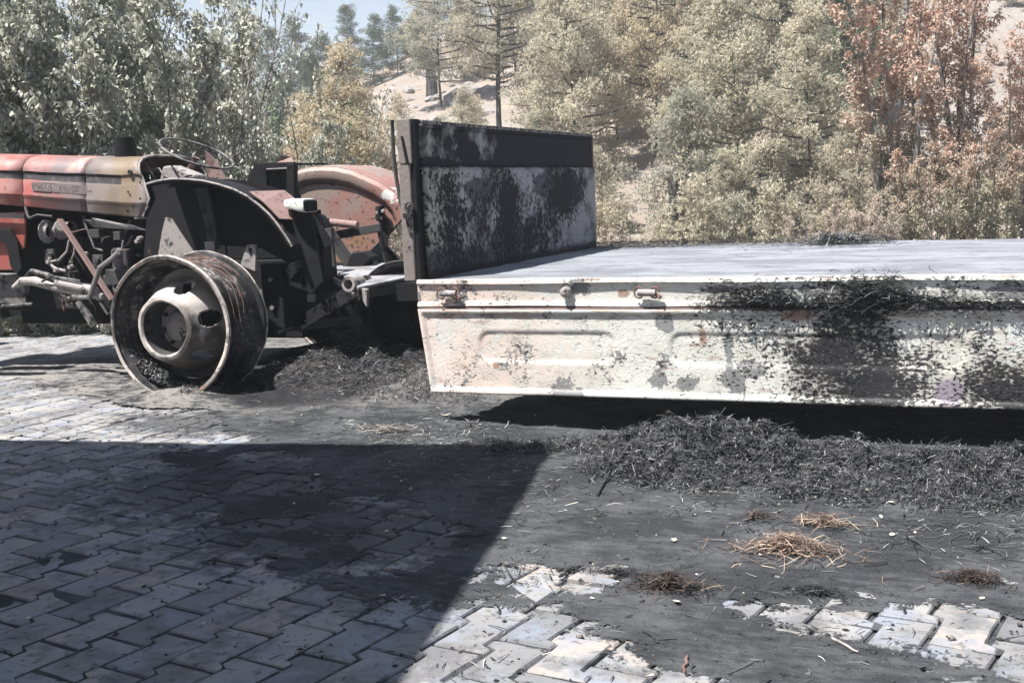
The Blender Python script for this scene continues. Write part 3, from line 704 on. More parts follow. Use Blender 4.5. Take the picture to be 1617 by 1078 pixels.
# strands scattered over the ash: dense near the heap, thin elsewhere
rs = np.random.RandomState(5)
def samp_scatter(n):
    x = rs.uniform(-6.5, 1.4, n * 6); y = rs.uniform(1.9, 6.0, n * 6)
    near = np.interp(x, [-2.6, -2.2, -1.74, -1.33, -0.79, -0.34, 0.11, 2.5], [5.0, 4.85, 4.66, 4.42, 4.28, 4.2, 4.1, 4.1])
    dens = np.exp(-np.abs(near - y) / .22) * (x > -3.2) * 1.0 + 0.05 * (x > -2.6) + 0.012
    dens = dens + 0.35 * np.exp(-(((x + .62) / .35) ** 2 + ((y - 3.75) / .25) ** 2)) + .15 * np.exp(-(((x + 2.9) / .6) ** 2 + ((y - 5.2) / .25) ** 2)) + .3 * np.exp(-(((x + 1.15) / .5) ** 2 + ((y - 3.36) / .10) ** 2))
    dens = dens * (0.3 + 1.6 * sstep(.45, .65, fbm(x * 3, y * 3, 3, ox=21)))
    k = rs.rand(n * 6) < dens; return x[k][:n], y[k][:n]
p1 = (*strands_on(7500, rs, samp_scatter, ground_z, (.012, .06), (.0016, .0036), (.001, .006), .06, .05), 0)
p2 = (*strands_on(420, rs, samp_scatter, ground_z, (.015, .075), (.002, .004), (.002, .008), .06, .05), 1)
p3 = (*strands_on(1700, rs, samp_scatter, ground_z, (.02, .09), (.003, .007), (.002, .008), .08, .05), 2)
v, f, m = join([p1, p2, p3])
o = link('scattered_straw', np_mesh('scattered_straw', v, f, ['charred_straw', 'pale_straw', 'black_straw'], mat_index=m))
tag(o, 'thin bits of grey and pale straw scattered over the ash', 'straw', kind='stuff')
# straw round the trailer nose and behind the tractor
def samp_nose(n):
    x = rs.uniform(-4.6, -2.2, n * 4); y = rs.uniform(5.0, 8.0, n * 4); dens = sstep(.004, .06, ash_h(x, y) - .03); k = rs.rand(n * 4) < dens + .03; return x[k][:n], y[k][:n]
v, f = strands_on(15000, rs, samp_nose, ground_z, (.025, .09), (.0025, .005), (-.002, .014), .35, .09)
o = link('nose_straw', np_mesh('nose_straw', v, f, ['charred_straw', 'black_straw'], mat_index=(rs.rand(len(f)) < .6).astype(int))); tag(o, 'burnt straw and ash heaped between the tractor and the trailer nose', 'straw', kind='stuff')

# grit: small charred crumbs and pale specks
rs = np.random.RandomState(17); n = 5200
x = rs.uniform(-7, 1.4, n); y = rs.uniform(1.9, 6.2, n); z = ground_z(x, y); r = 0.0016 + 0.012 * rs.rand(n) ** 5
tet = np.array([(1, 0, 0), (0, 1, 0), (-1, 0, 0), (0, -1, 0), (0, 0, .7), (0, 0, -.6)], float)
jit = rs.uniform(.45, 1.3, (n, 6, 1)); v = tet[None] * jit * r[:, None, None]; a = rs.uniform(0, 6.28, n); ca, sa = np.cos(a)[:, None], np.sin(a)[:, None]
v = np.stack([v[..., 0] * ca - v[..., 1] * sa, v[..., 0] * sa + v[..., 1] * ca, v[..., 2]], -1) + np.stack([x, y, z], -1)[:, None]
f = (np.arange(n)[:, None, None] * 6 + np.array([(0, 1, 4), (1, 2, 4), (2, 3, 4), (3, 0, 4), (1, 0, 5), (2, 1, 5), (3, 2, 5), (0, 3, 5)])[None]).reshape(-1, 3)
mi = np.repeat((rs.rand(n) < .22).astype(int), 8)
o = link('charcoal_grit', np_mesh('charcoal_grit', v.reshape(-1, 3), f, ['char_lump', 'pale_straw'], mat_index=mi)); tag(o, 'charcoal crumbs and pale grit sprinkled over the yard', 'grit', kind='stuff')

rs = np.random.RandomState(77); n = 900; x = rs.uniform(-4.5, 1.2, n); y = rs.uniform(2.2, 5.2, n); kq = fbm(x * 2.3, y * 2.3, 3, ox=71) > .5; x, y = x[kq], y[kq]; n = len(x); z = ground_z(x, y) + .002
v, f = strand_arrays(np.stack([x, y, z], 1), rs.uniform(.006, .028, n), rs.uniform(.003, .010, n), rs.uniform(0, 6.3, n), rs.normal(0, .15, n), np.full(n, .1), rs)
o = link('charred_flakes', np_mesh('charred_flakes', v, f, ['black_straw', 'charred_straw'], mat_index=(rs.rand(len(f)) < .35).astype(int))); tag(o, 'small curled black flakes scattered over ash and pavers', 'flakes', kind='stuff')
# tufts of unburnt straw on the ash
def tuft(name, cx, cy, rx, ry, h, n, mat, label, seed, L=(.04, .12)):
    n = int(n * 1.7); rs = np.random.RandomState(seed); a = rs.uniform(0, math.tau, n); u = np.abs(rs.normal(0, .5, n)) * (1 + 1.2 * (rs.rand(n) < .22)); x = cx + rx * u * np.cos(a); y = cy + ry * u * np.sin(a)
    env = h * np.exp(-(u * 1.15) ** 2); z = ground_z(x, y) + env * rs.rand(n) + .003
    az = rs.normal(-.25, .9, n)
    v, f = strand_arrays(np.stack([x, y, z], 1), rs.uniform(L[0], L[1], n), rs.uniform(.0015, .0032, n), az, rs.normal(0, .20, n), np.full(n, .12), rs)
    off = np.array([cx, cy, 0.0]); o = link(name, np_mesh(name, v - off, f, mat), loc=(cx, cy, 0))
    tag(o, label, 'straw tuft', 'leftover straw tufts on the ash', 'stuff')
tuft('straw_tuft', -.60, 3.74, .17, .10, .045, 420, 'brown_straw', 'largest ginger-brown straw tuft in the middle of the ash', 1)
tuft('straw_tuft', -.53, 4.08, .12, .05, .03, 130, 'brown_straw', 'small ginger straw tuft just behind the largest one', 2)
tuft('straw_tuft', -.76, 4.10, .07, .045, .022, 60, 'dark_brown_straw', 'faint brownish wisp of straw left of the small tuft', 3, (.03, .08))
tuft('straw_tuft', -.88, 3.31, .13, .06, .04, 260, 'dark_brown_straw', 'dark brown straw tuft with a white scrap near the paver patch', 4, (.03, .08))
tuft('straw_tuft', -1.08, 3.42, .18, .03, .02, 110, 'black_straw', 'thin line of black straw along a ridge in the ash', 8, (.03, .09))
tuft('straw_tuft', -.04, 3.63, .12, .06, .03, 170, 'dark_brown_straw', 'dark straw tuft near the right paver strip', 5, (.03, .09))
tuft('straw_tuft', -.46, 3.40, .16, .05, .02, 130, 'black_straw', 'flat dark straw mat at the edge of the right paver strip', 6, (.03, .08))
tuft('straw_tuft', -2.80, 5.14, .20, .06, .02, 130, 'pale_straw', 'pale thin straw wisps under the front corner of the trailer', 7, (.04, .12))

# white scraps: curled flakes
def flake(cx, cy, s, seed):
    rr = random.Random(seed); n = 6; z = float(ground_z(np.array([cx]), np.array([cy]))[0]) + .004
    m = MB(); ring = [(s * rr.uniform(.45, 1.0) * math.cos(k / n * 6.28) * 1.3, s * rr.uniform(.35, .8) * math.sin(k / n * 6.28), rr.uniform(0, s * .5)) for k in range(n)]
    m.add([(0, 0, s * .1)] + ring, [(0, k + 1, (k + 1) % n + 1) for k in range(n)])
    me = bpy.data.meshes.new('pale_scrap'); me.from_pydata(m.v, [], m.f); me.materials.append(M['scrap_white'])
    o = link('pale_scrap', me, loc=(cx, cy, z)); o.rotation_euler = (0, 0, rr.uniform(0, 6)); md = o.modifiers.new('solid', 'SOLIDIFY'); md.thickness = .0012
    return o
SCR = [(1065, 853, .017, 'largest torn pale scrap lying left of the straw tufts'), (1068, 947, .020, 'whitish scrap caught on the dark brown straw tuft'), (1408, 793, .014, 'pale scrap at the foot of the heap, right side'), (1409, 843, .013, 'pale curled scrap on the ash right of the tufts'),
       (705, 665, .035, 'pinkish pale torn scrap below the front corner of the trailer'), (1392, 816, .014, None), (1445, 842, .010, None), (935, 937, .009, None), (975, 912, .009, None), (603, 933, .011, 'small pale pebble-like scrap in the middle of the building shadow'), (758, 680, .010, None), (500, 745, .012, 'pale chip near the upper edge of the shadow'),
       (797, 844, .012, 'pale flake in the shadow close to its right edge'), (1122, 775, .010, None), (1550, 938, .010, None), (845, 660, .01, None), (255, 702, .02, 'white crumpled scrap on the sunlit pavers at the shadow edge'), (1026, 1058, .013, 'white scrap at the lower edge beside the sunlit pavers'), (610, 832, .010, None), (320, 975, .008, None), (1200, 876, .009, None), (1100, 905, .008, None)]
Rm = np.array([[0.92625867, -0.01156302, 0.37671098], [0.3747394, 0.1348424, -0.91727199], [-0.04019018, 0.99079959, 0.12923206]])
def on_ground(px, py, z=0.0):
    d = Rm @ np.array([px - 808.5, 539.0 - py, -1857.0]); t = (z - CAM_H) / d[2]; return d[0] * t, d[1] * t
for i, (px, py, s, lab) in enumerate(SCR):
    gx_, gy_ = on_ground(px, py, .02); tag(flake(gx_, gy_, s, i), lab or 'tiny pale flake lying on the dark ash', 'scrap', 'pale scraps on the ground')
# charred sticks
def stick(px1, py1, px2, py2, r, label, mat='char_lump'):
    a = on_ground(px1, py1, .02); b = on_ground(px2, py2, .02); m = MB(); pts = []
    rr = random.Random(int(px1))
    for k in range(6):
        t = k / 5; x_ = a[0] + (b[0] - a[0]) * t + rr.uniform(-.006, .006); y_ = a[1] + (b[1] - a[1]) * t + rr.uniform(-.006, .006)
        pts.append((x_, y_, float(ground_z(np.array([x_]), np.array([y_]))[0]) + r * .9 + .002))
    m.tube(pts, [r, r * 1.1, r, r * .9, r * .8, r * .5], 6); o = m.build('charred_stick', mat)
    tag(o, label, 'stick', 'charred sticks on the ground')
stick(943, 782, 975, 735, .006, 'forked black twig standing out at the left end of the heap'); stick(975, 748, 1018, 722, .009, 'thick charred stick leaning on the left end of the heap')
stick(905, 890, 880, 905, .006, 'short black stick above the small bare paver spot'); stick(880, 895, 925, 888, .005, 'second short black stick beside the small bare paver spot'); stick(763, 838, 700, 842, .004, 'thin grey stick lying in the building shadow', 'burnt_iron')
stick(1084, 1030, 1078, 1055, .004, 'thin brown twig pointing at the camera near the bottom', 'rust_iron'); stick(1315, 1000, 1352, 1022, .004, 'pale thin stick at the edge of the right paver strip', 'pale_iron')

# ------------------------------------------------------------------ trailer
XF, XE, YN, YF, ZB = -2.708, 2.55, 5.366, 8.20, 0.771
T_ = empty('farm_trailer', (0.0, 6.78, 0), 'burnt flatbed farm trailer with cream side panel folded down', 'trailer')
mb = MB(); nxx, nyy = 120, 50
xs_ = np.linspace(XF, XE, nxx); ys_ = np.linspace(YN + .004, YF, nyy); AX, AY = np.meshgrid(xs_, ys_, indexing='ij')
AZ = ZB + 0.012 * (fbm(AX * .8, AY * 1.1, 3, ox=2) - .5) * np.minimum(1, (AY - YN) / .3) + 0.006 * (fbm(AX * 4, AY * 9, 3, ox=4) - .5) * np.minimum(1, (AY - YN) / .2)
AZ = AZ + .02 * np.exp(-((AY - 8.1) / .12) ** 2) * sstep(-1.2, -2.4, AX) * fbm(AX * 3, AY * 3, 3)
idx = np.arange(AX.size).reshape(AX.shape); q = np.stack([idx[:-1, :-1], idx[1:, :-1], idx[1:, 1:], idx[:-1, 1:]], -1).reshape(-1, 4)
off = np.array([0.0, 6.78, 0.0])
bedm = np_mesh('bed_floor', np.stack([AX, AY, AZ], -1).reshape(-1, 3) - off, q, 'bed_ash', True)
bed = link('bed_floor', bedm, T_)
mb = MB(); mb.box((XF + .02, YN + .03, ZB - .05), (XE - .02, YF - .03, ZB - .018)); mb.build('floor_plate', 'burnt_iron', T_)
# near side rail: a channel with lips, slightly wavy from heat
mb = MB(); n = 90; prof = [(.0, ZB + .004), (-.014, ZB + .002), (-.018, ZB - .016), (-.004, ZB - .022), (.000, ZB - .106), (-.014, ZB - .112), (-.018, ZB - .128), (.004, ZB - .135), (.02, ZB - .135)]
vs2 = []
for i in range(n + 1):
    x_ = XF + (XE - XF) * i / n; wv = .004 * math.sin(x_ * 3.1) + .003 * math.sin(x_ * 9.7 + 1)
    for (dy, zz) in prof: vs2.append((x_, YN + dy + wv * (.4 if zz > ZB - .02 else 1.0), zz + .0025 * math.sin(x_ * 5.3 + zz * 30)))
kf = len(prof); fs2 = [(i * kf + j, (i + 1) * kf + j, (i + 1) * kf + j + 1, i * kf + j + 1) for i in range(n) for j in range(kf - 1)]
mb.add(vs2, fs2); mb.build('side_rail', 'trailer_strip', T_, smooth=True)
mb = MB(); mb.box((XF + .02, YN + .012, ZB - .14), (XE, YN + .07, ZB - .02)); mb.build('frame_beam', 'burnt_iron', T_)
mb = MB(); mb.box((XF, YF - .06, ZB - .14), (XE, YF - .002, ZB - .01)); mb.build('frame_beam', 'burnt_iron', T_)
mb = MB(); mb.box((XF - .004, YN - .006, ZB - .135), (XF + .014, YF, ZB - .004)); mb.build('front_beam', 'post_metal', T_, bevel=.003)
# folded-down side panel as a pressed sheet
px0, px1, pz0, pz1 = XF + .0, XE, 0.198, 0.626
nx_, nz_ = 620, 56
xs_ = np.linspace(px0, px1, nx_); zs_ = np.linspace(pz0, pz1, nz_); PX, PZ = np.meshgrid(xs_, zs_, indexing='ij')
def rrect(x, z, cx, cz, hx, hz, r):
    qx = np.abs(x - cx) - (hx - r); qz = np.abs(z - cz) - (hz - r); return r - (np.hypot(np.maximum(qx, 0), np.maximum(qz, 0)) + np.minimum(np.maximum(qx, qz), 0))
PY = np.zeros_like(PX)
for (c0, c1) in ((-2.385, -1.665), (-1.40, -0.10), (.18, 1.40), (1.66, 2.36)):
    s_ = rrect(PX, PZ, (c0 + c1) / 2, .438, (c1 - c0) / 2, .077, .060); PY += .0075 * sstep(-.010, .016, s_)
edge = np.minimum(PX - px0, np.minimum(PZ - pz0, pz1 - PZ)); rim = sstep(.030, .016, edge)
PY -= .012 * rim
PY += .010 * (fbm(PX * 1.3, PZ * 2.0, 3, ox=6) - .5) + .003 * (fbm(PX * 8, PZ * 12, 3, ox=7) - .5)
PY += .007 * np.exp(-((PZ - pz0) / .03) ** 2) * (fbm(PX * 7, PZ * 0 + 1.0, 3, ox=3) - .5) * 2
ZL = PZ + .006 * (fbm(PX * .9, PZ * 0 + 3.0, 3) - .5) * 2 * (1 - (PZ - pz0) / .43)
skew = .055 * (1 - (PZ - pz0) / (pz1 - pz0)) * sstep(.5, 0, PX - px0)      # the front edge leans in towards the foot
front = np.stack([PX + skew, YN - .004 + PY, ZL], -1).reshape(-1, 3)
idx = np.arange(PX.size).reshape(PX.shape); q = np.stack([idx[:-1, :-1], idx[1:, :-1], idx[1:, 1:], idx[:-1, 1:]], -1).reshape(-1, 4)
panel = link('drop_side', np_mesh('drop_side', front - off, q, 'trailer_paint', True), T_)
md = panel.modifiers.new('solid', 'SOLIDIFY'); md.thickness = .005; md.offset = 1
mb = MB(); mb.bar((XF + .002, YN + .016, .628), (XF + .057, YN + .016, .20), .030, .010, up=(0, 1, 0)); mb.build('panel_end', 'pink_iron', T_, bevel=.002)
mb = MB(); mb.box((XF + .004, YN - .019, .627), (XE, YN + .03, .634)); mb.build('panel_lip', 'pink_iron', T_, bevel=.002)
# hinges and catches on the rail
for i, (hx, kind) in enumerate(((-2.52, 0), (-1.905, 1), (-1.49, 0), (.42, 0), (1.5, 0))):
    if kind == 0:
        m = MB(); m.tube([(hx - .05, YN - .030, .708), (hx + .035, YN - .030, .706)], .017, 12); o = m.build('hinge', 'pale_iron', T_, smooth=True)
        m = MB()
        for dx in (-.045, .03):
            m.tube([(hx + dx + .024 * math.cos(a), YN - .030, .708 + .026 * math.sin(a)) for a in np.linspace(0, 5.4, 10)], .0045, 6)
        m.bar((hx + .03, YN - .02, .700), (hx + .06, YN - .035, .685), .016, .014); m.build('hinge_loop', 'rust_iron', o)
    else:
        m = MB(); m.lathe((hx, YN, .712), [(-.050, .012), (-.046, .022), (-.02, .027), (0.0, .027)], n=14); m.build('catch', 'pale_iron', T_, smooth=True)
        m = MB(); m.lathe((hx, YN, .712), [(-.0505, .0), (-.050, .012)], n=14); m.build('catch_cap', 'pale_iron', T_)
# headboard
hb_ = MB(); HX = XF
xs2 = np.linspace(5.43, 8.195, 140); zs2 = np.linspace(ZB - .01, 1.577, 70); HY, HZ = np.meshgrid(xs2, zs2, indexing='ij')
def top_z(y): return 1.567 + .002 * np.sin(y * 9) - .004 * fbm(y * 6, y * 0 + 2., 3)
zz = ZB - .01 + (HZ - ZB + .01) / (1.577 - ZB + .01) * (top_z(HY) - ZB + .01)
dep = .010 * (fbm(HY * 1.6, HZ * 1.6, 3, ox=2) - .5) + .002 * (fbm(HY * 14, HZ * 14, 3, ox=5) - .5)
lowpart = sstep(1.335, 1.328, zz); groove = np.exp(-((zz - 1.337) / .005) ** 2); ridge = np.exp(-((zz - 1.322) / .010) ** 2); topl = sstep(1.553, 1.560, zz)
dx_ = dep + .018 * lowpart + .010 * ridge + .022 * topl - .012 * groove
idx = np.arange(HY.size).reshape(HY.shape); q = np.stack([idx[:-1, :-1], idx[1:, :-1], idx[1:, 1:], idx[:-1, 1:]], -1).reshape(-1, 4)
hm = np_mesh('headboard', np.stack([HX + dx_, HY, zz], -1).reshape(-1, 3) - off, q, 'headboard_paint', True)
headboard = link('headboard', hm, T_); md = headboard.modifiers.new('solid', 'SOLIDIFY'); md.thickness = .022; md.offset = -1 if False else 1
mb = MB(); mb.box((HX - .012, 5.455, 1.560), (HX + .030, 8.20, 1.580)); mb.build('headboard_cap', 'speckled_iron', T_, bevel=.004)
mb = MB(); mb.box((HX - .012, 5.455, 1.318), (HX + .034, 7.25, 1.330)); mb.build('board_ledge', 'pale_iron', T_, bevel=.003)
mb = MB(); mb.box((HX - .05, 8.188, ZB), (HX + .028, 8.222, 1.570)); mb.build('far_post', 'burnt_iron', T_, bevel=.004)
# near corner post: folded channel, brighter upper sleeve, hook and rod
mb = MB(); mb.box((HX - .082, 5.372, ZB - .005), (HX - .018, 5.452, 1.36)); mb.build('corner_post', 'post_metal', T_, bevel=.006)
mb = MB(); mb.box((HX - .078, 5.368, 1.362), (HX - .004, 5.450, 1.586)); mb.build('post_sleeve', 'post_metal', T_, bevel=.005)
mb = MB(); mb.box((HX - .014, 5.380, ZB), (HX + .010, 5.456, 1.584)); mb.build('post_flange', 'fender_inside', T_, bevel=.003)
mb = MB(); mb.tube([(HX - .118, 5.40, 1.585), (HX - .120, 5.40, 1.42), (HX - .112, 5.40, 1.30), (HX - .095, 5.40, 1.17), (HX - .060, 5.385, 1.10), (HX - .03, 5.37, 1.01)], .010, 8); mb.build('latch_rod', 'burnt_iron', T_, smooth=True)
mb = MB(); mb.tube([(HX - .028 + .021 * math.cos(a), 5.362, 1.145 + .023 * math.sin(a)) for a in np.linspace(-1.2, 4.4, 14)], .006, 7); mb.box((HX - .06, 5.35, 1.09), (HX - .015, 5.372, 1.115)); mb.build('latch_hook', 'burnt_iron', T_)
mb = MB(); mb.bar((HX - .05, 5.366, 1.50), (HX - .025, 5.362, 1.36), .010, .012, up=(0, 1, 0)); mb.build('latch_pin', 'black_iron', T_)
# chassis, axles and burnt wheels below the bed
mb = MB()
for yy in (6.25, 7.3): mb.box((XF + .05, yy - .04, .50), (XE, yy + .04, ZB - .05))
for xx in np.arange(XF + .3, XE, .62): mb.box((xx - .03, YN + .05, .66), (xx + .03, YF - .06, ZB - .052))
mb.build('chassis', 'black_iron', T_)
def small_rim(cx, y0, y1, cz, r, parent, name='trailer_wheel'):
    m = MB(); w_ = y1 - y0; m.lathe((cx, y0, cz), [(0, r), (.01 * 1, r + .004), (.015, r - .02), (w_ * .3, r - .04), (w_ * .5, r - .06), (w_ * .7, r - .04), (w_ - .015, r - .02), (w_ - .01, r + .004), (w_, r)], n=40)
    o = m.build(name, 'burnt_iron', parent, smooth=True, solid=.006)
    m = MB(); m.lathe((cx, y0, cz), [(w_ * .5, r - .06), (w_ * .42, r * .6), (w_ * .25, r * .42), (w_ * .2, .05), (w_ * .1, .045), (w_ * .1, .0)], n=28); m.build('wheel_disc', 'black_iron', o, smooth=True)
for cx in (1.65,):
    mb = MB(); mb.tube([(cx, 5.8, .30), (cx, 7.75, .30)], .045, 12); mb.box((cx - .35, 6.2, .36), (cx + .35, 6.28, .50)); mb.box((cx - .35, 7.27, .36), (cx + .35, 7.35, .50)); mb.build('axle', 'black_iron', T_)
    small_rim(cx, 5.62, 5.82, .27, .265, T_); small_rim(cx, 7.72, 7.92, .27, .265, T_)
# front turntable and its wheels under the nose
mb = MB(); mb.tube([(-3.42, 6.80, .34), (-3.42, 7.75, .34)], .045, 12); mb.box((-3.5, 6.95, .36), (-3.34, 7.55, .46)); mb.lathe((-3.15, 7.0, .50), [(0, .36), (.06, .36), (.06, .30), (.14, .30)], axis='z', n=36); mb.box((-3.5, 6.5, .55), (-2.72, 7.5, .66)); mb.build('turntable', 'black_iron', T_)
small_rim(-3.46, 6.62, 6.88, .43, .36, T_); small_rim(-3.42, 7.6, 7.8, .36, .30, T_)
# drawbar: sloping near beam with pale bands, far beam, front plate, tube eye, chain
DB = MB(); A = Vector((-4.30, 6.72, .365)); B = Vector((-3.62, 6.50, .672)); DB.bar(A, B, .055, .095)
DB.build('drawbar_beam', 'speckled_iron', T_, bevel=.004)
m = MB()
for t0, t1 in ((.06, .40), (.60, .92)): m.bar(A.lerp(B, t0) - Vector((0, .004, 0)), A.lerp(B, t1) - Vector((0, .004, 0)), .052, .090)
m.build('beam_scale', 'pale_iron', T_, bevel=.002)
m = MB(); m.bar((-4.30, 6.80, .365), (-3.25, 7.15, .66), .055, .095); m.build('drawbar_beam', 'black_iron', T_)
PLP = [(-3.58, 6.28), (-3.37, 6.62), (-3.22, 6.88), (-2.73, 6.95), (-2.73, 7.35), (-3.50, 7.03), (-4.50, 7.14), (-4.40, 7.00), (-4.22, 6.94), (-3.94, 6.70)]
def plz(p, dz=0): return (p[0], p[1], .660 + .12 * (p[1] - 6.3) + dz)
m = MB(); n = len(PLP); m.add([plz(p) for p in PLP] + [plz(p, -.016) for p in PLP], [tuple(range(n)), tuple(reversed(range(n, 2 * n)))] + [(i, i + n, (i + 1) % n + n, (i + 1) % n) for i in range(n)]); m.build('front_plate', 'drawbar_plate', T_, bevel=.002)
m = MB(); m.bar(plz((-3.585, 6.285), -.050), plz((-3.22, 6.88), -.050), .014, .066); m.build('plate_skirt', 'burnt_iron', T_)
m = MB(); m.bar(plz((-4.50, 7.02), -.03), plz((-4.02, 6.70), -.02), .035, .05); m.bar(plz((-4.02, 6.70), -.03), plz((-3.66, 6.36), -.03), .02, .035); m.build('plate_rim', 'pale_iron', T_, bevel=.003)
m = MB(); m.lathe((-3.66, 6.30, .675), [(0, .030), (0, .047), (.13, .050), (.13, .038), (0, .036)], n=20); o = m.build('pivot_tube', 'pale_iron', T_, smooth=True)
m = MB(); m.prism([(-3.60, .66), (-3.53, .64), (-3.54, .53), (-3.57, .58)], 6.30, 6.33); m.build('pivot_lug', 'pale_iron', o, bevel=.003)
m = MB()
for k in range(6):
    c = A.lerp(B, .13) + Vector((-.028 * k, -.05, -.012 * k + .012 * (k % 2))); ang = k * 1.3
    m.tube([c + Vector((.022 * math.cos(a), .010 * math.sin(a) * math.cos(ang), .011 * math.sin(a) * (1 if k % 2 else .3))) for a in np.linspace(0, math.tau, 9)], .0042, 6)
m.tube([A.lerp(B, .05) + Vector((0, -.05, .01)), A + Vector((-.07, -.06, -.02)), A + Vector((-.13, -.05, -.045))], .010, 8); m.build('hitch_chain', 'pale_iron', T_)

# charred straw stuck on the rail and bed edge
rs = np.random.RandomState(23)
def clump(cx, sx, zc, sz, n, yoff=-.014, ysp=.014):
    x = cx + rs.normal(0, sx, n); z = zc + rs.normal(0, sz, n); z = np.clip(z, .60, ZB + .03); y = YN + yoff - np.abs(rs.normal(0, ysp, n))
    return np.stack([x, y, z], 1)
P_ = np.concatenate([clump(-.98, .12, .695, .028, 1100, ysp=.022), clump(-.80, .14, .645, .012, 600), clump(-.48, .09, .70, .05, 1100, ysp=.022), clump(-.40, .20, .668, .022, 900), clump(-.05, .28, .655, .016, 900), clump(.6, .5, .655, .016, 900), clump(-.55, .25, .625, .018, 500)])
n = len(P_); v, f = strand_arrays(P_, rs.uniform(.02, .06, n), rs.uniform(.002, .005, n), rs.normal(0, .5, n), rs.normal(0, .5, n), np.full(n, .15), rs)
v[:, 1] = np.minimum(v[:, 1], YN - .010)
o = link('stuck_straw', np_mesh('stuck_straw', v, f, 'black_straw' if False else ['charred_straw', 'black_straw'], mat_index=(rs.rand(len(f)) < .55).astype(int)))
tag(o, 'clotted burnt straw stuck along the trailer side rail', 'straw', kind='stuff')
# burnt crust flaking off the side panel
P_ = []
for (cx, sx, cz, sz, n) in ((-.62, .16, .42, .11, 900), (-.55, .19, .28, .055, 1000), (.06, .15, .27, .06, 600), (-.3, .4, .45, .10, 300), (.6, .5, .40, .12, 500)): P_.append(np.stack([cx + rs.normal(0, sx, n), np.full(n, YN - .010), np.clip(cz + rs.normal(0, sz, n), .21, .60)], 1))
P_ = np.concatenate(P_); n = len(P_); v, f = strand_arrays(P_, rs.uniform(.004, .014, n), rs.uniform(.0015, .004, n), rs.normal(0, .3, n), rs.normal(0, .5, n), np.full(n, .1), rs); v[:, 1] = YN - .006 - np.abs(v[:, 1] - YN + .010) * 1.0 - .003
o = link('char_crust', np_mesh('char_crust', v - off, f, 'black_straw'), T_); tag(o, kind='stuff')
# charred straw on the bed
def samp_bed(n):
    x = np.concatenate([rs.normal(-2.3, .35, n // 2), rs.normal(-.95, .25, n // 4), rs.uniform(-2.6, -.6, n // 4)]); y = np.concatenate([8.1 - np.abs(rs.normal(0, .18, n // 2)), 8.05 - np.abs(rs.normal(0, .35, n // 4)), 8.1 - np.abs(rs.normal(0, .12, n // 4))])
    k = (x > XF + .03) & (x < XE); return x[k], y[k]
v1, f1 = strands_on(2200, rs, samp_bed, lambda x, y: ZB + .012 + .018 * np.exp(-((y - 8.08) / .1) ** 2), (.03, .09), (.002, .005), (0, .012), .15, .08)
def samp_bed2(n): return rs.normal(-.92, .10, n), 7.95 + rs.normal(0, .08, n)
v2, f2 = strands_on(700, rs, samp_bed2, lambda x, y: ZB + .01 + 0 * x, (.03, .10), (.004, .009), (0, .05), .4, .12)
v, f, m = join([(v1, f1, 0), (v2, f2, 1)])
o = link('bed_straw', np_mesh('bed_straw', v, f, ['black_straw', 'charred_straw'], mat_index=m)); tag(o, 'burnt straw remains along the far edge of the trailer bed', 'straw', kind='stuff')

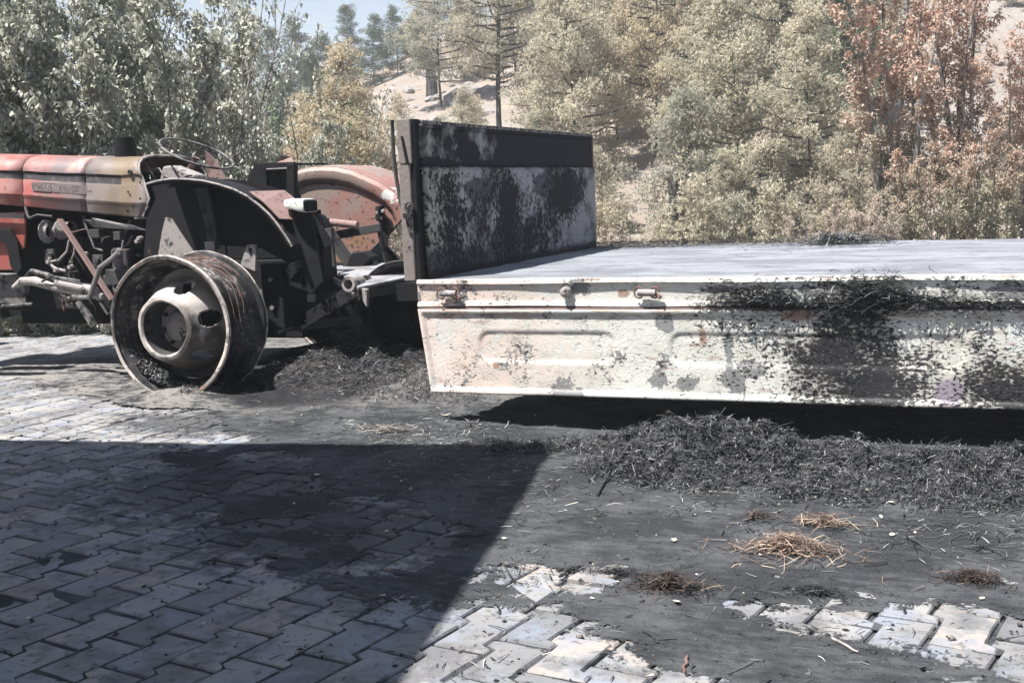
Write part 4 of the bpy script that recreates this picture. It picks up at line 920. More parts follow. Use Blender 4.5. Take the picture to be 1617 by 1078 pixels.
# ------------------------------------------------------------------ tractor
YC = 7.06; K = Vector
TR = empty('burnt_tractor', (-5.4, YC, 0), 'burnt red farm tractor without tyres standing on its bare rear rims', 'tractor')
def wobble(o, cx, cz, amp):
    for v_ in o.data.vertices:
        px_, pz_ = v_.co.x + ROOTLOC['burnt_tractor'].x - cx, v_.co.z - cz; a = math.atan2(pz_, px_); rr1 = math.hypot(px_, pz_)
        d = amp * (math.sin(a * 3 + 1) + .6 * math.sin(a * 7 + 2.2) + .35 * math.sin(a * 17 + v_.co.y * 30)) * min(1, rr1 / .3)
        v_.co.x += d * math.cos(a); v_.co.z += d * math.sin(a); v_.co.y += amp * .9 * math.sin(a * 4 + .5)
def rear_wheel(yo, sgn):
    cx, cz, r = -4.69, .452, .44
    # profile from the outer lip inwards
    pr = [(0, r - .016), (0, r), (.006, r + .004), (.016, r - .004), (.020, r - .028), (.055, r - .040), (.085, r - .046), (.12, r - .050), (.155, r - .078), (.20, r - .088), (.25, r - .078), (.285, r - .050), (.32, r - .042), (.355, r - .038), (.375, r - .026), (.380, r - .002), (.390, r + .004), (.398, r), (.398, r - .016)]
    m = MB(); m.lathe((cx, yo, cz), [(o * sgn, q_) for o, q_ in pr], n=96); w = m.build('rear_wheel', 'rim_steel', TR, smooth=True, solid=.006)
    w['label'] = 'bare rear wheel rim with scorched cream centre' if sgn > 0 else 'bare far rear wheel rim'
    m = MB(); m.lathe((cx, yo, cz), [((-.003) * sgn, r - .018), ((-.005) * sgn, r + .002), (.005 * sgn, r + .008), (.014 * sgn, r + .0)], n=96); m.build('rim_flange', 'rim_lip', w, smooth=True, solid=.004)
    m = MB(); m.lathe((cx, yo, cz), [((.393) * sgn, r - .0), ((.40) * sgn, r + .009), (.404 * sgn, r + .003), (.402 * sgn, r - .016)], n=96); m.build('rim_flange', 'rim_lip', w, smooth=True, solid=.004)
    # dished centre with oval hand holes (faces left out) rolled to a ring
    dish = [(-.035, .165), (-.045, .176), (-.040, .196), (-.022, .203), (.015, .220), (.06, .242), (.12, .266), (.18, .284), (.225, .298), (.245, .325), (.248, .352)]
    fine = []
    for i in range(len(dish) - 1):
        for k in range(4):
            t = k / 4; fine.append((dish[i][0] + (dish[i + 1][0] - dish[i][0]) * t, dish[i][1] + (dish[i + 1][1] - dish[i][1]) * t))
    fine.append(dish[-1]); n = 160; vs_l = []; fs_l = []
    holes = [(R(25 + 45 * 0), .272), (R(25 + 60), .272), (R(25 + 120), .272), (R(25 + 180), .272), (R(25 + 240), .272), (R(25 + 300), .272)]
    holes = [(R(a), .250) for a in (12, 72, 132, 192, 252, 312)]
    for k in range(n):
        a = math.tau * k / n
        for (o, q_) in fine: vs_l.append((cx + q_ * math.cos(a), yo + o * sgn, cz + q_ * math.sin(a)))
    mcount = len(fine)
    for k in range(n):
        a = math.tau * (k + .5) / n
        for i in range(mcount - 1):
            rm = (fine[i][1] + fine[i + 1][1]) / 2; skip = False
            for (ha, hr) in holes:
                da = (a - ha + math.pi) % math.tau - math.pi
                if (da * rm / .050) ** 2 + ((rm - hr) / .032) ** 2 < 1: skip = True
            if not skip: fs_l.append((k * mcount + i, ((k + 1) % n) * mcount + i, ((k + 1) % n) * mcount + i + 1, k * mcount + i + 1))
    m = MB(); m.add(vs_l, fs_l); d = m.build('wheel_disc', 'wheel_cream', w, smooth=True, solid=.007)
    m = MB(); m.lathe((cx, yo, cz), [(-.035 * sgn, .166), (.03 * sgn, .160), (.10 * sgn, .155), (.125 * sgn, .150)], n=64); m.build('hub_barrel', 'burnt_iron', w, smooth=True)
    m = MB(); m.lathe((cx, yo, cz), [(.128 * sgn, .152), (.122 * sgn, .10), (.085 * sgn, .092), (.075 * sgn, .080), (.066 * sgn, .0)], n=48)
    m.build('hub', 'pale_iron', w, smooth=True)
    for ob_ in [w] + list(w.children): wobble(ob_, cx, cz, .0028)
    for k in range(8):
        m = MB(); a = math.tau * k / 8 + .2; m.lathe((cx + .126 * math.cos(a), yo, cz + .126 * math.sin(a)), [(.125 * sgn, .013), (.100 * sgn, .013), (.100 * sgn, 0)], n=6); m.build('wheel_bolt', 'burnt_iron', w)
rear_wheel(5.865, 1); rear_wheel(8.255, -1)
m = MB(); rw = random.Random(2)
for k in range(16):
    yy = 5.90 + .34 * rw.random(); a0 = rw.uniform(-.3, 1.2); a1 = a0 + rw.uniform(1.2, 3.0); rr0 = .405 + rw.uniform(-.02, .02); ph = rw.random() * 6
    m.tube([(-4.69 + (rr0 + .012 * math.sin(a * 5 + ph)) * math.cos(a), yy + .03 * math.sin(a * 2 + ph), .452 + (rr0 + .012 * math.sin(a * 5 + ph)) * math.sin(a)) for a in np.linspace(a0, a1, 22)], .0026, 4)
m.build('tyre_wire', 'rust_iron', bpy.data.objects['rear_wheel'])['kind'] = 'stuff'
# ash caught in the lower lip
rs = np.random.RandomState(3); n = 900; a = rs.normal(-2.1, .28, n); rr_ = .372 - np.abs(rs.normal(0, .012, n)); y_ = 5.88 + np.abs(rs.normal(0, .10, n))
P_ = np.stack([-4.69 + rr_ * np.cos(a), y_, .452 + rr_ * np.sin(a)], 1); v, f = strand_arrays(P_, rs.uniform(.012, .04, n), rs.uniform(.003, .008, n), rs.uniform(0, 6.3, n), rs.normal(0, .4, n), np.full(n, .2), rs)
o = link('rim_ash', np_mesh('rim_ash', v, f, 'charred_straw')); tag(o, 'clotted ash lying inside the lower lip of the bare rear rim', 'ash', kind='stuff')

def fender(y_in, y_out, mat_plate, mat_arch, pts, name, label, inner_poly, jut):
    F_ = MB(); F_.prism(inner_poly, y_in, y_in + .005 * jut); fo = F_.build(name, mat_plate, TR); fo['label'] = label
    m = MB(); n = len(pts); vs_l = []
    ys = [y_in - .004, y_in - .030, y_in - .026, y_in + .01, y_in + (y_out - y_in) * .5, y_in + (y_out - y_in) * .95, y_out, y_out] if jut > 0 else [y_in, y_in + (y_out - y_in) * .12, y_in + (y_out - y_in) * .5, y_in + (y_out - y_in) * .95, y_out, y_out]; dz = [-.13, -.085, -.035, 0, .008, 0, -.008, -.026] if jut > 0 else [-.02, 0, .008, 0, -.008, -.026]
    sm = []
    for i in range(n - 1):
        for k in range(5): sm.append(tuple(pts[i][j] + (pts[i + 1][j] - pts[i][j]) * k / 5 for j in (0, 1)))
    sm.append(pts[-1]); cx, cz = -4.5, .5
    for (a, b) in sm:
        d = K((a - cx, 0, b - cz)).normalized()
        for yy, q_ in zip(ys, dz): vs_l.append((a + d.x * q_, yy, b + d.z * q_))
    kf = len(ys); m.add(vs_l, [(i * kf + j, (i + 1) * kf + j, (i + 1) * kf + j + 1, i * kf + j + 1) for i in range(len(sm) - 1) for j in range(kf - 1)])
    m.build('fender_arch', mat_arch, fo, smooth=True, solid=.006)
    m = MB(); m.tube([(a, y_out, b) for (a, b) in sm], .007, 8); m.build('fender_lip', 'pale_iron' if jut < 0 else mat_arch, fo, smooth=True)
    return fo
near_pts = [(-4.84, 1.335), (-4.75, 1.35), (-4.65, 1.358), (-4.54, 1.352), (-4.42, 1.338), (-4.31, 1.312), (-4.20, 1.278), (-4.11, 1.235), (-4.03, 1.18), (-3.96, 1.12), (-3.90, 1.05), (-3.85, .98), (-3.82, .93)]
ip = [(-5.20, .55), (-5.29, .86), (-5.24, 1.12), (-5.14, 1.26), (-4.98, 1.33)] + [(a - .00, b - .004) for a, b in near_pts[1:]] + [(-3.95, .86), (-4.15, .80), (-4.35, .90), (-4.7, .93), (-4.95, .84), (-5.05, .6)]
k1 = 6.15 / 5.95
near_pts = [(a * k1, CAM_H + (b - CAM_H) * k1) for a, b in near_pts]
fe = fender(6.42, 6.15, 'fender_inside', 'fender_inside', near_pts, 'near_fender', 'near fender, sooty black underside with pale rolled edge', ip, -1)
m = MB(); m.prism([(-5.12, 1.02), (-5.08, 1.12), (-5.03, 1.11), (-4.97, 1.02), (-4.84, .84), (-5.18, .82)], 6.408, 6.413); m.build('fender_sun_patch', 'pale_iron', fe)  # pale plate added as the patch of sunlight on the inner fender
m = MB(); m.prism([(-4.80, 1.30), (-4.70, 1.31), (-4.66, 1.05), (-4.66, .90), (-4.73, .90), (-4.74, 1.05)], 6.37, 6.40); m.build('fender_stay', 'burnt_iron', fe, bevel=.004)
m = MB(); m.box((-4.725, 6.33, .86), (-4.655, 6.345, .955)); m.build('fender_tab', 'pale_iron', fe, bevel=.003)
m = MB(); m.prism([(-4.44, .80), (-4.38, .93), (-4.31, .93), (-4.33, .76)], 6.30, 6.315); o = m.build('fender_tab', 'pale_iron', fe, bevel=.003)
m = MB(); m.box((-4.365, 6.294, .87), (-4.345, 6.300, .91)); m.build('tab_slot', 'black_iron', fe)
# edge strip behind the arch carrying the lamp
m = MB(); m.add([(-4.24, 6.16, 1.262), (-4.14, 6.40, 1.262), (-3.96, 6.40, 1.13), (-3.94, 6.35, 1.07), (-4.03, 6.16, 1.09), (-4.14, 6.16, 1.195)], [(0, 1, 2, 3, 4, 5)]); m.build('lamp_bracket', 'pink_iron', fe, solid=.006)
def lofted(sections, name, mat, parent, **kw):
    m = MB(); k = len(sections[0]); vs_l = [p for s_ in sections for p in s_]
    fs_l = [(i * k + j, i * k + (j + 1) % k, (i + 1) * k + (j + 1) % k, (i + 1) * k + j) for i in range(len(sections) - 1) for j in range(k)]
    fs_l += [tuple(reversed(range(k))), tuple(range((len(sections) - 1) * k, len(sections) * k))]
    m.add(vs_l, fs_l); return m.build(name, mat, parent, **kw)
def rr_sec(x, yc, zc, hy, hz, rad=.35):
    pts = []
    for (sy, sz, a0) in ((1, 1, 0), (-1, 1, 90), (-1, -1, 180), (1, -1, 270)):
        for a in (0, 30, 60, 90):
            t = R(a0 + a); pts.append((x, yc + sy * hy * (1 - rad) + hy * rad * math.cos(t), zc + sz * hz * (1 - rad) + hz * rad * math.sin(t)))
    return pts
lamp = lofted([rr_sec(-4.01, 6.22, 1.178, .035, .015), rr_sec(-3.985, 6.22, 1.180, .060, .026), rr_sec(-3.93, 6.22, 1.174, .078, .034), rr_sec(-3.88, 6.22, 1.166, .082, .040), rr_sec(-3.845, 6.22, 1.163, .082, .040)], 'tail_lamp', 'lamp_white', fe, smooth=True)
lofted([rr_sec(-3.844, 6.22, 1.161, .074, .034), rr_sec(-3.838, 6.22, 1.161, .070, .032)], 'lamp_lens', 'black_iron', lamp)
m = MB(); m.prism([(-4.02, 1.145), (-3.86, 1.125), (-3.80, .70), (-3.90, .62), (-3.98, .92)], 6.24, 6.26); m.build('fender_skirt', 'black_iron', fe)
# far fender, seen on its inner, red side
k2 = 7.68 / 7.55
def S2(p): return (p[0] * k2, CAM_H + (p[1] - CAM_H) * k2)
fp = [S2(p) for p in [(-5.02, 1.22), (-4.9, 1.36), (-4.75, 1.42), (-4.67, 1.432), (-4.55, 1.435), (-4.43, 1.425), (-4.30, 1.395), (-4.18, 1.345), (-4.08, 1.30), (-3.98, 1.235), (-3.92, 1.17), (-3.885, 1.10), (-3.88, 1.06)]]
ip2 = fp + [S2(p) for p in [(-3.95, 1.00), (-4.04, .93), (-4.12, .86), (-4.22, .78), (-4.28, .70), (-4.5, .62), (-4.9, .60), (-5.2, .62), (-5.2, 1.0)]]
ff = fender(7.70, 8.20, 'fender_red', 'fender_red', fp, 'far_fender', 'far fender, scorched red with bare grey patches', ip2, 1)
m = MB(); m.tube([(a, 7.69, b) for (a, b) in [S2(p) for p in [(-3.872, 1.075), (-3.93, 1.02), (-4.03, .93), (-4.12, .86), (-4.22, .78), (-4.28, .70)]]], .010, 8); m.build('fender_edge', 'burnt_iron', ff, smooth=True)
lc = lofted([[(p[0] + dx, p[1] + dy, p[2]) for p in rr_sec(-4.17, 7.62, 1.075, .045, .055)] for dx, dy in ((0, .08), (0.02, .02), (.06, 0))], 'side_lamp', 'black_iron', ff, smooth=True)
for dx, dz_ in ((-.018, .012), (.028, .022), (.004, -.03)):
    m = MB(); m.lathe((-4.115 + dx, 7.60, 1.07 + dz_), [(-.018, 0), (-.016, .012), (0, .014)], n=10); m.build('lamp_bulb', 'pale_iron', lc, smooth=True)
m = MB(); m.prism([(-4.14, 1.03), (-4.08, 1.04), (-4.06, .95), (-4.09, .83), (-4.15, .84)], 7.62, 7.64); m.build('lamp_wire', 'black_iron', ff)
# cross tube with its stays (lift linkage)
m = MB(); m.tube([(-4.50, 7.02, 1.075), (-3.99, 7.04, 1.012)], .026, 14); m.build('cross_tube', 'pink_iron', TR, smooth=True)
m = MB(); m.tube([(-4.33, 6.985, 1.06), (-4.33, 6.99, 1.10)], .018, 10); m.bar((-4.24, 6.98, 1.06), (-4.02, 7.0, .72), .05, .085, up=(0, 1, 0)); m.lathe((-4.24, 6.93, 1.045), [(0, 0), (0, .05), (.06, .05)], n=18); m.build('lift_stay', 'burnt_iron', TR)
m = MB(); m.bar((-4.52, 7.0, .84), (-4.27, 7.02, 1.0), .05, .06, up=(0, 1, 0)); m.build('lift_stay', 'pale_iron', TR, bevel=.006)
m = MB(); m.prism([(-4.05, .74), (-3.93, .72), (-3.84, .80), (-3.90, .84), (-4.0, .83)], 6.95, 7.05); m.build('stay_foot', 'black_iron', TR, bevel=.01)
# seat: charred shell with an open window
m = MB(); m.prism([(-4.74, 1.24), (-4.70, 1.34), (-4.62, 1.445), (-4.53, 1.452), (-4.53, 1.20), (-4.60, 1.19)], 6.80, 6.83)
seat = m.build('seat', 'black_iron', TR, bevel=.006)
m = MB(); m.bar((-4.535, 6.81, 1.435), (-4.31, 6.81, 1.43), .04, .035, up=(0, 1, 0)); m.bar((-4.33, 6.81, 1.44), (-4.345, 6.81, 1.20), .05, .06, up=(1, 0, 0)); m.bar((-4.54, 6.81, 1.20), (-4.34, 6.81, 1.20), .04, .03, up=(0, 1, 0)); m.box((-4.545, 6.80, 1.20), (-4.53, 6.82, 1.42)); m.build('seat_frame', 'black_iron', seat, bevel=.005)
m = MB(); m.box((-4.52, 6.785, 1.408), (-4.325, 6.79, 1.416)); m.build('frame_edge', 'pale_iron', seat)
m = MB(); m.add([(-4.56, 6.86, 1.42), (-4.40, 6.88, 1.42), (-4.36, 6.9, 1.30), (-4.34, 6.92, 1.19), (-4.56, 6.9, 1.18), (-4.57, 6.88, 1.3)], [(0, 1, 2, 3, 4, 5)]); m.build('seat_back', 'burnt_iron', seat, solid=.008)
m = MB(); m.add([(-4.75, 6.8, 1.22), (-4.62, 6.8, 1.44), (-4.60, 7.25, 1.44), (-4.74, 7.25, 1.22)], [(0, 1, 2, 3)]); m.add([(-4.62, 6.8, 1.445), (-4.32, 6.8, 1.44), (-4.32, 7.25, 1.44), (-4.6, 7.25, 1.445)], [(0, 1, 2, 3)]); m.box((-4.8, 6.85, 1.05), (-4.4, 7.25, 1.12)); m.build('seat_pan', 'black_iron', seat, solid=.008)
m = MB(); m.add([(-4.53, 6.9, 1.452), (-4.46, 6.9, 1.50), (-4.40, 6.92, 1.49), (-4.37, 6.9, 1.45)], [(0, 1, 2, 3)]); m.tube([(-4.42 + .035 * math.cos(a), 6.92, 1.485 + .03 * math.sin(a)) for a in np.linspace(-1, 3.6, 10)], .004, 6); m.build('seat_scrap', 'pink_iron', seat, solid=.004)

# hood
def hood_sec(x, zt, zb, hw, grooves=True):
    """one cross-section: bottom near edge, up the near side, over the top, down the far side"""
    yN, yF_ = YC - hw, YC + hw; g_ = .012 if grooves else 0.0; H_ = zt - zb
    def at(t): return zb + H_ * t
    pr = [(yN + .03, at(0.0)), (yN + .004, at(.01)), (yN, at(.03)), (yN, at(.19)), (yN - g_ * .8, at(.225)), (yN - g_ * .8, at(.245)), (yN + .004, at(.30)), (yN + .004, at(.50)), (yN + g_, at(.525)), (yN + g_ + .006, at(.66)), (yN + .008, at(.69)),
          (yN + .020, at(.78)), (yN + .050, at(.87)), (yN + .10, at(.94)), (yN + .16, at(.975)), (yN + .24, at(.995))]
    far = [(2 * YC - a, b) for a, b in reversed(pr)]
    return [(x, a, b) for a, b in pr + far]
def zt(x): return 1.615 + (x + 6.74) * -.065
def zb(x): return 1.245 + (x + 6.74) * -.105
def _dent(x, z): return .003 * math.sin(x * 9 + z * 7) + .0015 * math.sin(x * 23 + z * 31)
def hood_piece(x0, x1, name, label=None, hw=.36, n=6):
    secs = [hood_sec(x0 + (x1 - x0) * i / n, zt(x0 + (x1 - x0) * i / n), zb(x0 + (x1 - x0) * i / n), hw) for i in range(n + 1)]
    secs = [[(p[0], p[1] + _dent(p[0], p[2]), p[2] + .5 * _dent(p[0] * 1.3, p[1])) for p in s_] for s_ in secs]
    m = MB(); k = len(secs[0]); m.add([p for s_ in secs for p in s_], [(i * k + j, i * k + j + 1, (i + 1) * k + j + 1, (i + 1) * k + j) for i in range(n) for j in range(k - 1)])
    # paint the recessed band black: faces 8..9 near and mirrored
    mi = []
    for i in range(n):
        for j in range(k - 1): mi.append(1 if j in (8, 9) or j in (k - 2 - 8, k - 2 - 9) else 0)
    m.m = mi
    o = m.build(name, ['hood_paint', 'hood_stripe'], TR, smooth=True, solid=.004)
    if label: o['label'] = label
    return o
hood_piece(-7.75, -6.573, 'hood', 'front hood section, red paint with black stripe')
hd = hood_piece(-6.565, -5.990, 'hood', 'rear hood section, red paint burnt to grey', n=8)
# cowl: bare ochre metal, open at the back with a slanting rim
def cowl_sec(x, top, bot, hw, shear):
    s_ = hood_sec(x, top, bot, hw, True); out = []
    for (a, b, c_) in s_:
        t = (c_ - bot) / (top - bot); sh = shear * (1 - abs(2 * (t - .42))) if t < 1 else 0
        out.append((a + shear * (.75 - t) * (1.0 if t > .35 else (t / .35)) if shear else a, b, c_))
    return out
secs = [cowl_sec(-5.983, zt(-5.983) + .004, zb(-5.983), .364, 0), cowl_sec(-5.82, zt(-5.82) + .004, zb(-5.82), .366, 0), cowl_sec(-5.67, zt(-5.67) + .004, zb(-5.67), .368, 0), cowl_sec(-5.60, 1.555, zb(-5.6), .372, .03), cowl_sec(-5.54, 1.562, 1.118, .376, .10), cowl_sec(-5.50, 1.552, 1.112, .378, .20)]
m = MB(); k = len(secs[0]); m.add([p for s_ in secs for p in s_], [(i * k + j, i * k + j + 1, (i + 1) * k + j + 1, (i + 1) * k + j) for i in range(len(secs) - 1) for j in range(k - 1)])
m.m = [1 if (i < 2 and (j in (8, 9) or j in (k - 10, k - 11))) else 0 for i in range(len(secs) - 1) for j in range(k - 1)]
cowl = m.build('cowl', ['hood_paint', 'hood_stripe'], TR, smooth=True, solid=.005); cowl['label'] = 'rear cowl burnt to bare ochre and grey metal'
m = MB(); m.tube([secs[-1][i] for i in range(2, k - 2)], .008, 8); m.build('cowl_rim', 'pale_iron', cowl, smooth=True)
m = MB(); m.lathe((-5.575, YC - .372, 1.435), [(-.006, .0), (-.006, .010), (-.010, .014), (-.002, .020), (.004, .020)], n=18); m.build('cowl_knob', 'burnt_iron', cowl)
for (a, b) in ((-5.60, 1.30), (-5.57, 1.20), (-5.50, 1.25), (-5.62, 1.17), (-5.49, 1.36)):
    m = MB(); m.lathe((a, YC - .378, b), [(-.004, 0), (-.003, .007), (.002, .008)], n=8); m.build('cowl_screw', 'black_iron', cowl)
# faded hood decal with remains of lettering
def hood_y(x, z, hw=.36): return YC - hw + .004
m = MB()
for (x0, x1) in ((-6.48, -6.30), (-6.285, -6.10), (-6.095, -5.90)):
    zc = lambda x: zb(x) + (zt(x) - zb(x)) * .40
    m.add([(x0, hood_y(0, 0) - .0065, zc(x0) - .030), (x1, hood_y(0, 0) - .0065, zc(x1) - .030), (x1, hood_y(0, 0) - .0065, zc(x1) + .032), (x0, hood_y(0, 0) - .0065, zc(x0) + .032)], [(0, 1, 2, 3)])
m.build('hood_decal', 'decal_grey', hd)
m = MB()
def stroke(x, z, dx, dz, w=.006): 
    zc_ = zb(x) + (zt(x) - zb(x)) * .40; m.bar((x, hood_y(0, 0) - .0045, zc_ + z), (x + dx, hood_y(0, 0) - .0045, zc_ + z + dz), .001, w, up=(0, 1, 0)) if False else m.add([(x, hood_y(0, 0) - .0075, zc_ + z), (x + dx, hood_y(0, 0) - .0075, zc_ + z + dz), (x + dx + (w if abs(dz) > abs(dx) else 0), hood_y(0, 0) - .0075, zc_ + z + dz + (0 if abs(dz) > abs(dx) else w)), (x + (w if abs(dz) > abs(dx) else 0), hood_y(0, 0) - .0075, zc_ + z + (0 if abs(dz) > abs(dx) else w))], [(0, 1, 2, 3)])
for (a, b, c_, d) in ((-6.365, -.018, 0, .038), (-6.365, -.018, .022, 0), (-6.335, -.016, 0, .034), (-6.335, -.016, .018, 0), (-6.335, .016, .022, .001), (-6.295, -.018, .002, .036), (-6.295, .014, .020, 0), (-6.275, .0, 0, .016), (-6.292, -.004, .018, 0), (-6.268, -.022, .004, .028), (-6.25, -.018, .012, .026), (-6.448, -.018, .002, .012), (-6.13, -.022, .012, .002), (-6.03, -.024, .008, .006)): stroke(a, b, c_, d)
m.build('hood_letters', 'decal_white', hd)
m = MB()
for (a, b, c_, d) in ((-6.47, -.016, 0, .032), (-6.45, .012, .02, 0), (-6.42, -.016, 0, .03), (-6.42, -.002, .02, 0), (-6.39, -.016, 0, .03), (-6.22, -.016, 0, .032), (-6.19, .0, .02, 0), (-6.16, -.02, 0, .03), (-6.09, -.012, .03, .0), (-6.08, .01, .03, .004), (-6.0, -.02, 0, .03), (-5.97, -.01, .025, 0), (-5.94, -.02, 0, .03)): stroke(a, b, c_, d, .007)
m.build('hood_letters', 'rust_iron', hd)
# lower red grille side panel with dark bracket
m = MB(); m.prism([(-7.7, 1.19), (-6.60, 1.19), (-6.62, 1.0), (-6.64, .92), (-6.70, .90), (-6.70, .76), (-7.7, .76)], YC - .33, YC - .31); o = m.build('side_panel', 'hood_paint', TR, bevel=.008); o['label'] = 'lower red side panel at the front of the engine'
m = MB(); m.prism([(-7.2, 1.075), (-6.72, 1.07), (-6.66, .97), (-6.64, .78), (-6.71, .72), (-6.75, .80), (-6.77, .96), (-6.84, .98), (-7.2, .98)], YC - .37, YC - .345); m.build('panel_bracket', 'black_iron', TR, bevel=.004)
m = MB(); m.bar((-7.7, YC - .365, 1.225), (-6.57, YC - .365, 1.155), .02, .03); m.build('panel_strip', 'hood_stripe', TR)
# stack behind the hood
m = MB(); m.tube([(-5.83, YC - .10, 1.45), (-5.83, YC - .10, 1.69)], .078, 20); m.build('exhaust_stump', 'black_iron', TR, smooth=True)
# steering wheel, column and dash
c0 = K((-5.28, YC, 1.555)); nrm = K((.44, -.05, .90)).normalized(); u = nrm.cross(K((0, 1, 0))).normalized(); w = nrm.cross(u)
m = MB(); ring = [c0 + (u * math.cos(a) + w * math.sin(a)) * .265 for a in np.linspace(0, math.tau, 65)]; m.tube(ring, .0085, 8, cap=False); sw = m.build('steering_wheel', 'grey_iron', TR, smooth=True)
m = MB()
for a in (R(35), R(155), R(275)): m.tube([c0 - nrm * .05, c0 + (u * math.cos(a) + w * math.sin(a)) * .12 - nrm * .03, c0 + (u * math.cos(a) + w * math.sin(a)) * .262], .006, 6)
m.build('wheel_spoke', 'burnt_iron', sw)
m = MB(); m.tube([c0 - nrm * .03, c0 - nrm * .07, K((-5.50, YC, 1.28))], [.03, .022, .022], 12); m.build('steering_column', 'rust_iron', TR, smooth=True)
m = MB(); m.prism([(-5.50, 1.37), (-5.46, 1.47), (-5.40, 1.475), (-5.20, 1.40), (-5.19, 1.33), (-5.3, 1.31)], YC - .16, YC - .02); m.build('instrument_box', 'pale_iron', TR, bevel=.012)
m = MB(); m.add([(-5.22, YC + .02, 1.38), (-5.20, YC, 1.57), (-5.13, YC + .02, 1.50), (-5.06, YC + .02, 1.38)], [(0, 1, 2, 3)]); m.add([(-5.10, YC - .1, 1.34), (-5.02, YC - .1, 1.38), (-4.90, YC - .1, 1.36), (-4.95, YC - .1, 1.30)], [(0, 1, 2, 3)]); m.build('dash_shard', 'pink_iron', TR, solid=.008)
m = MB(); m.box((-5.60, YC - .30, 1.12), (-5.30, YC + .30, 1.38)); m.build('dash_panel', 'black_iron', TR, bevel=.02)
m = MB(); m.tube([(-5.56, YC - .2, 1.44), (-5.5, YC - .15, 1.46), (-5.42, YC - .2, 1.40), (-5.30, YC - .25, 1.37), (-5.18, YC - .2, 1.40)], .006, 6); m.build('dash_wire', 'grey_iron', TR)
# engine, gearbox, axle
def part(name, mat, fn, bevel=.01, **kw):
    m = MB(); fn(m); return m.build(name, mat, TR, bevel=bevel, **kw)
part('engine_block', 'black_iron', lambda m: (m.box((-7.3, YC - .20, .45), (-5.9, YC + .20, 1.10)), m.box((-7.1, YC - .15, 1.08), (-6.0, YC + .15, 1.27)), m.box((-6.9, YC - .16, .34), (-6.1, YC + .16, .47))))
part('gearbox', 'black_iron', lambda m: (m.box((-5.95, YC - .19, .42), (-4.95, YC + .19, .95)), m.box((-5.6, YC - .24, .55), (-5.3, YC + .24, .88)), m.box((-5.0, YC - .22, .26), (-4.35, YC + .22, .80))))
part('rear_axle', 'burnt_iron', lambda m: (m.tube([(-4.69, 6.12, .452), (-4.69, 6.5, .452), (-4.69, 6.8, .452), (-4.69, 7.32, .452), (-4.69, 7.6, .452), (-4.69, 8.0, .452)], [.10, .09, .15, .15, .09, .10], 20)), 0, smooth=True)
part('lift_cover', 'black_iron', lambda m: (m.box((-5.0, YC - .18, .80), (-4.3, YC + .18, 1.0)), m.tube([(-4.4, YC - .3, .93), (-4.4, YC + .3, .93)], .04, 12)))
for sg in (-1, 1):
    part('lift_arm', 'burnt_iron', lambda m: (m.bar((-4.4, YC + .30 * sg, .93), (-4.0, YC + .33 * sg, .98), .035, .06), m.tube([(-4.02, YC + .33 * sg, .98), (-3.95, YC + .40 * sg, .45)], .018, 10)), .004)
    part('lower_link', 'burnt_iron', lambda m: m.bar((-4.5, YC + .32 * sg, .34), (-3.75, YC + .44 * sg, .42), .03, .06), .004)
for a_, b_ in (((-4.45, YC - .10, .28), (-4.15, YC + .10, .46)), ((-4.36, 6.40, .38), (-4.20, 6.75, .80)), ((-4.1, 6.5, .60), (-3.95, 6.62, .95))): part('hitch_bracket', 'black_iron', lambda m: m.box(a_, b_))
part('grey_bracket', 'grey_iron', lambda m: (m.prism([(-4.20, .76), (-4.13, .86), (-4.02, .84), (-4.19, .68)], 6.45, 6.47), m.bar((-4.30, 6.5, .70), (-4.0, 6.46, .62), .02, .03), m.box((-4.05, 6.44, .55), (-3.99, 6.46, .60))), .003)
part('footplate', 'black_iron', lambda m: m.box((-5.75, 6.55, .52), (-4.98, 6.86, .545)))
part('footplate', 'black_iron', lambda m: m.box((-5.75, 7.26, .52), (-4.98, 7.6, .545)))
part('alternator', 'grey_iron', lambda m: m.lathe((-6.36, YC - .30, 1.05), [(0, 0), (0, .03), (.05, .04), (.05, .07), (.07, .075), (.09, .06), (.16, .06)], axis='x', n=18), 0, smooth=True)
for (x0, z0, x1, z1) in ((-5.85, .60, -5.70, .78), (-5.25, .58, -5.05, .80), (-5.0, .45, -4.9, .62)):
    part('cover_plate', 'burnt_iron', lambda m: m.box((x0, YC - .215, z0), (x1, YC - .188, z1)), .006)
part('fan_pulley', 'pale_iron', lambda m: m.lathe((-6.45, YC - .30, 1.04), [(0, .05), (.01, .085), (.02, .088), (.03, .06), (.05, .05)], axis='x', n=20), 0, smooth=True)
part('oil_filter', 'grey_iron', lambda m: m.lathe((-5.80, YC - .30, .76), [(0, 0), (.0, .045), (.13, .048), (.15, .03)], axis='z', n=18), 0, smooth=True)
part('injection_pump', 'burnt_iron', lambda m: (m.box((-5.88, YC - .36, .64), (-5.66, YC - .22, .76)), m.tube([(-5.72, YC - .30, .6), (-5.72, YC - .3, .9)], .03, 10)))
part('diagonal_brace', 'pink_iron', lambda m: m.bar((-6.10, YC - .52, 1.13), (-5.66, YC - .56, .56), .012, .052, up=(0, 1, 0)), .003)
part('frame_brace', 'grey_iron', lambda m: (m.tube([(-5.90, YC - .5, 1.10), (-5.83, YC - .5, .92), (-5.76, YC - .5, .90)], .008, 8), m.tube([(-5.86, YC - .46, 1.12), (-5.75, YC - .46, 1.10), (-5.55, YC - .46, 1.06)], .012, 8)), 0)
part('side_bracket', 'burnt_iron', lambda m: (m.prism([(-5.92, 1.12), (-5.52, 1.07), (-5.40, 1.03), (-5.85, 1.06)], YC - .47, YC - .44), m.box((-5.87, YC - .5, .99), (-5.78, YC - .44, 1.05)), m.box((-5.66, YC - .5, .97), (-5.60, YC - .44, 1.03))), .004)
def crv(*p): return [K(q_) for q_ in p]
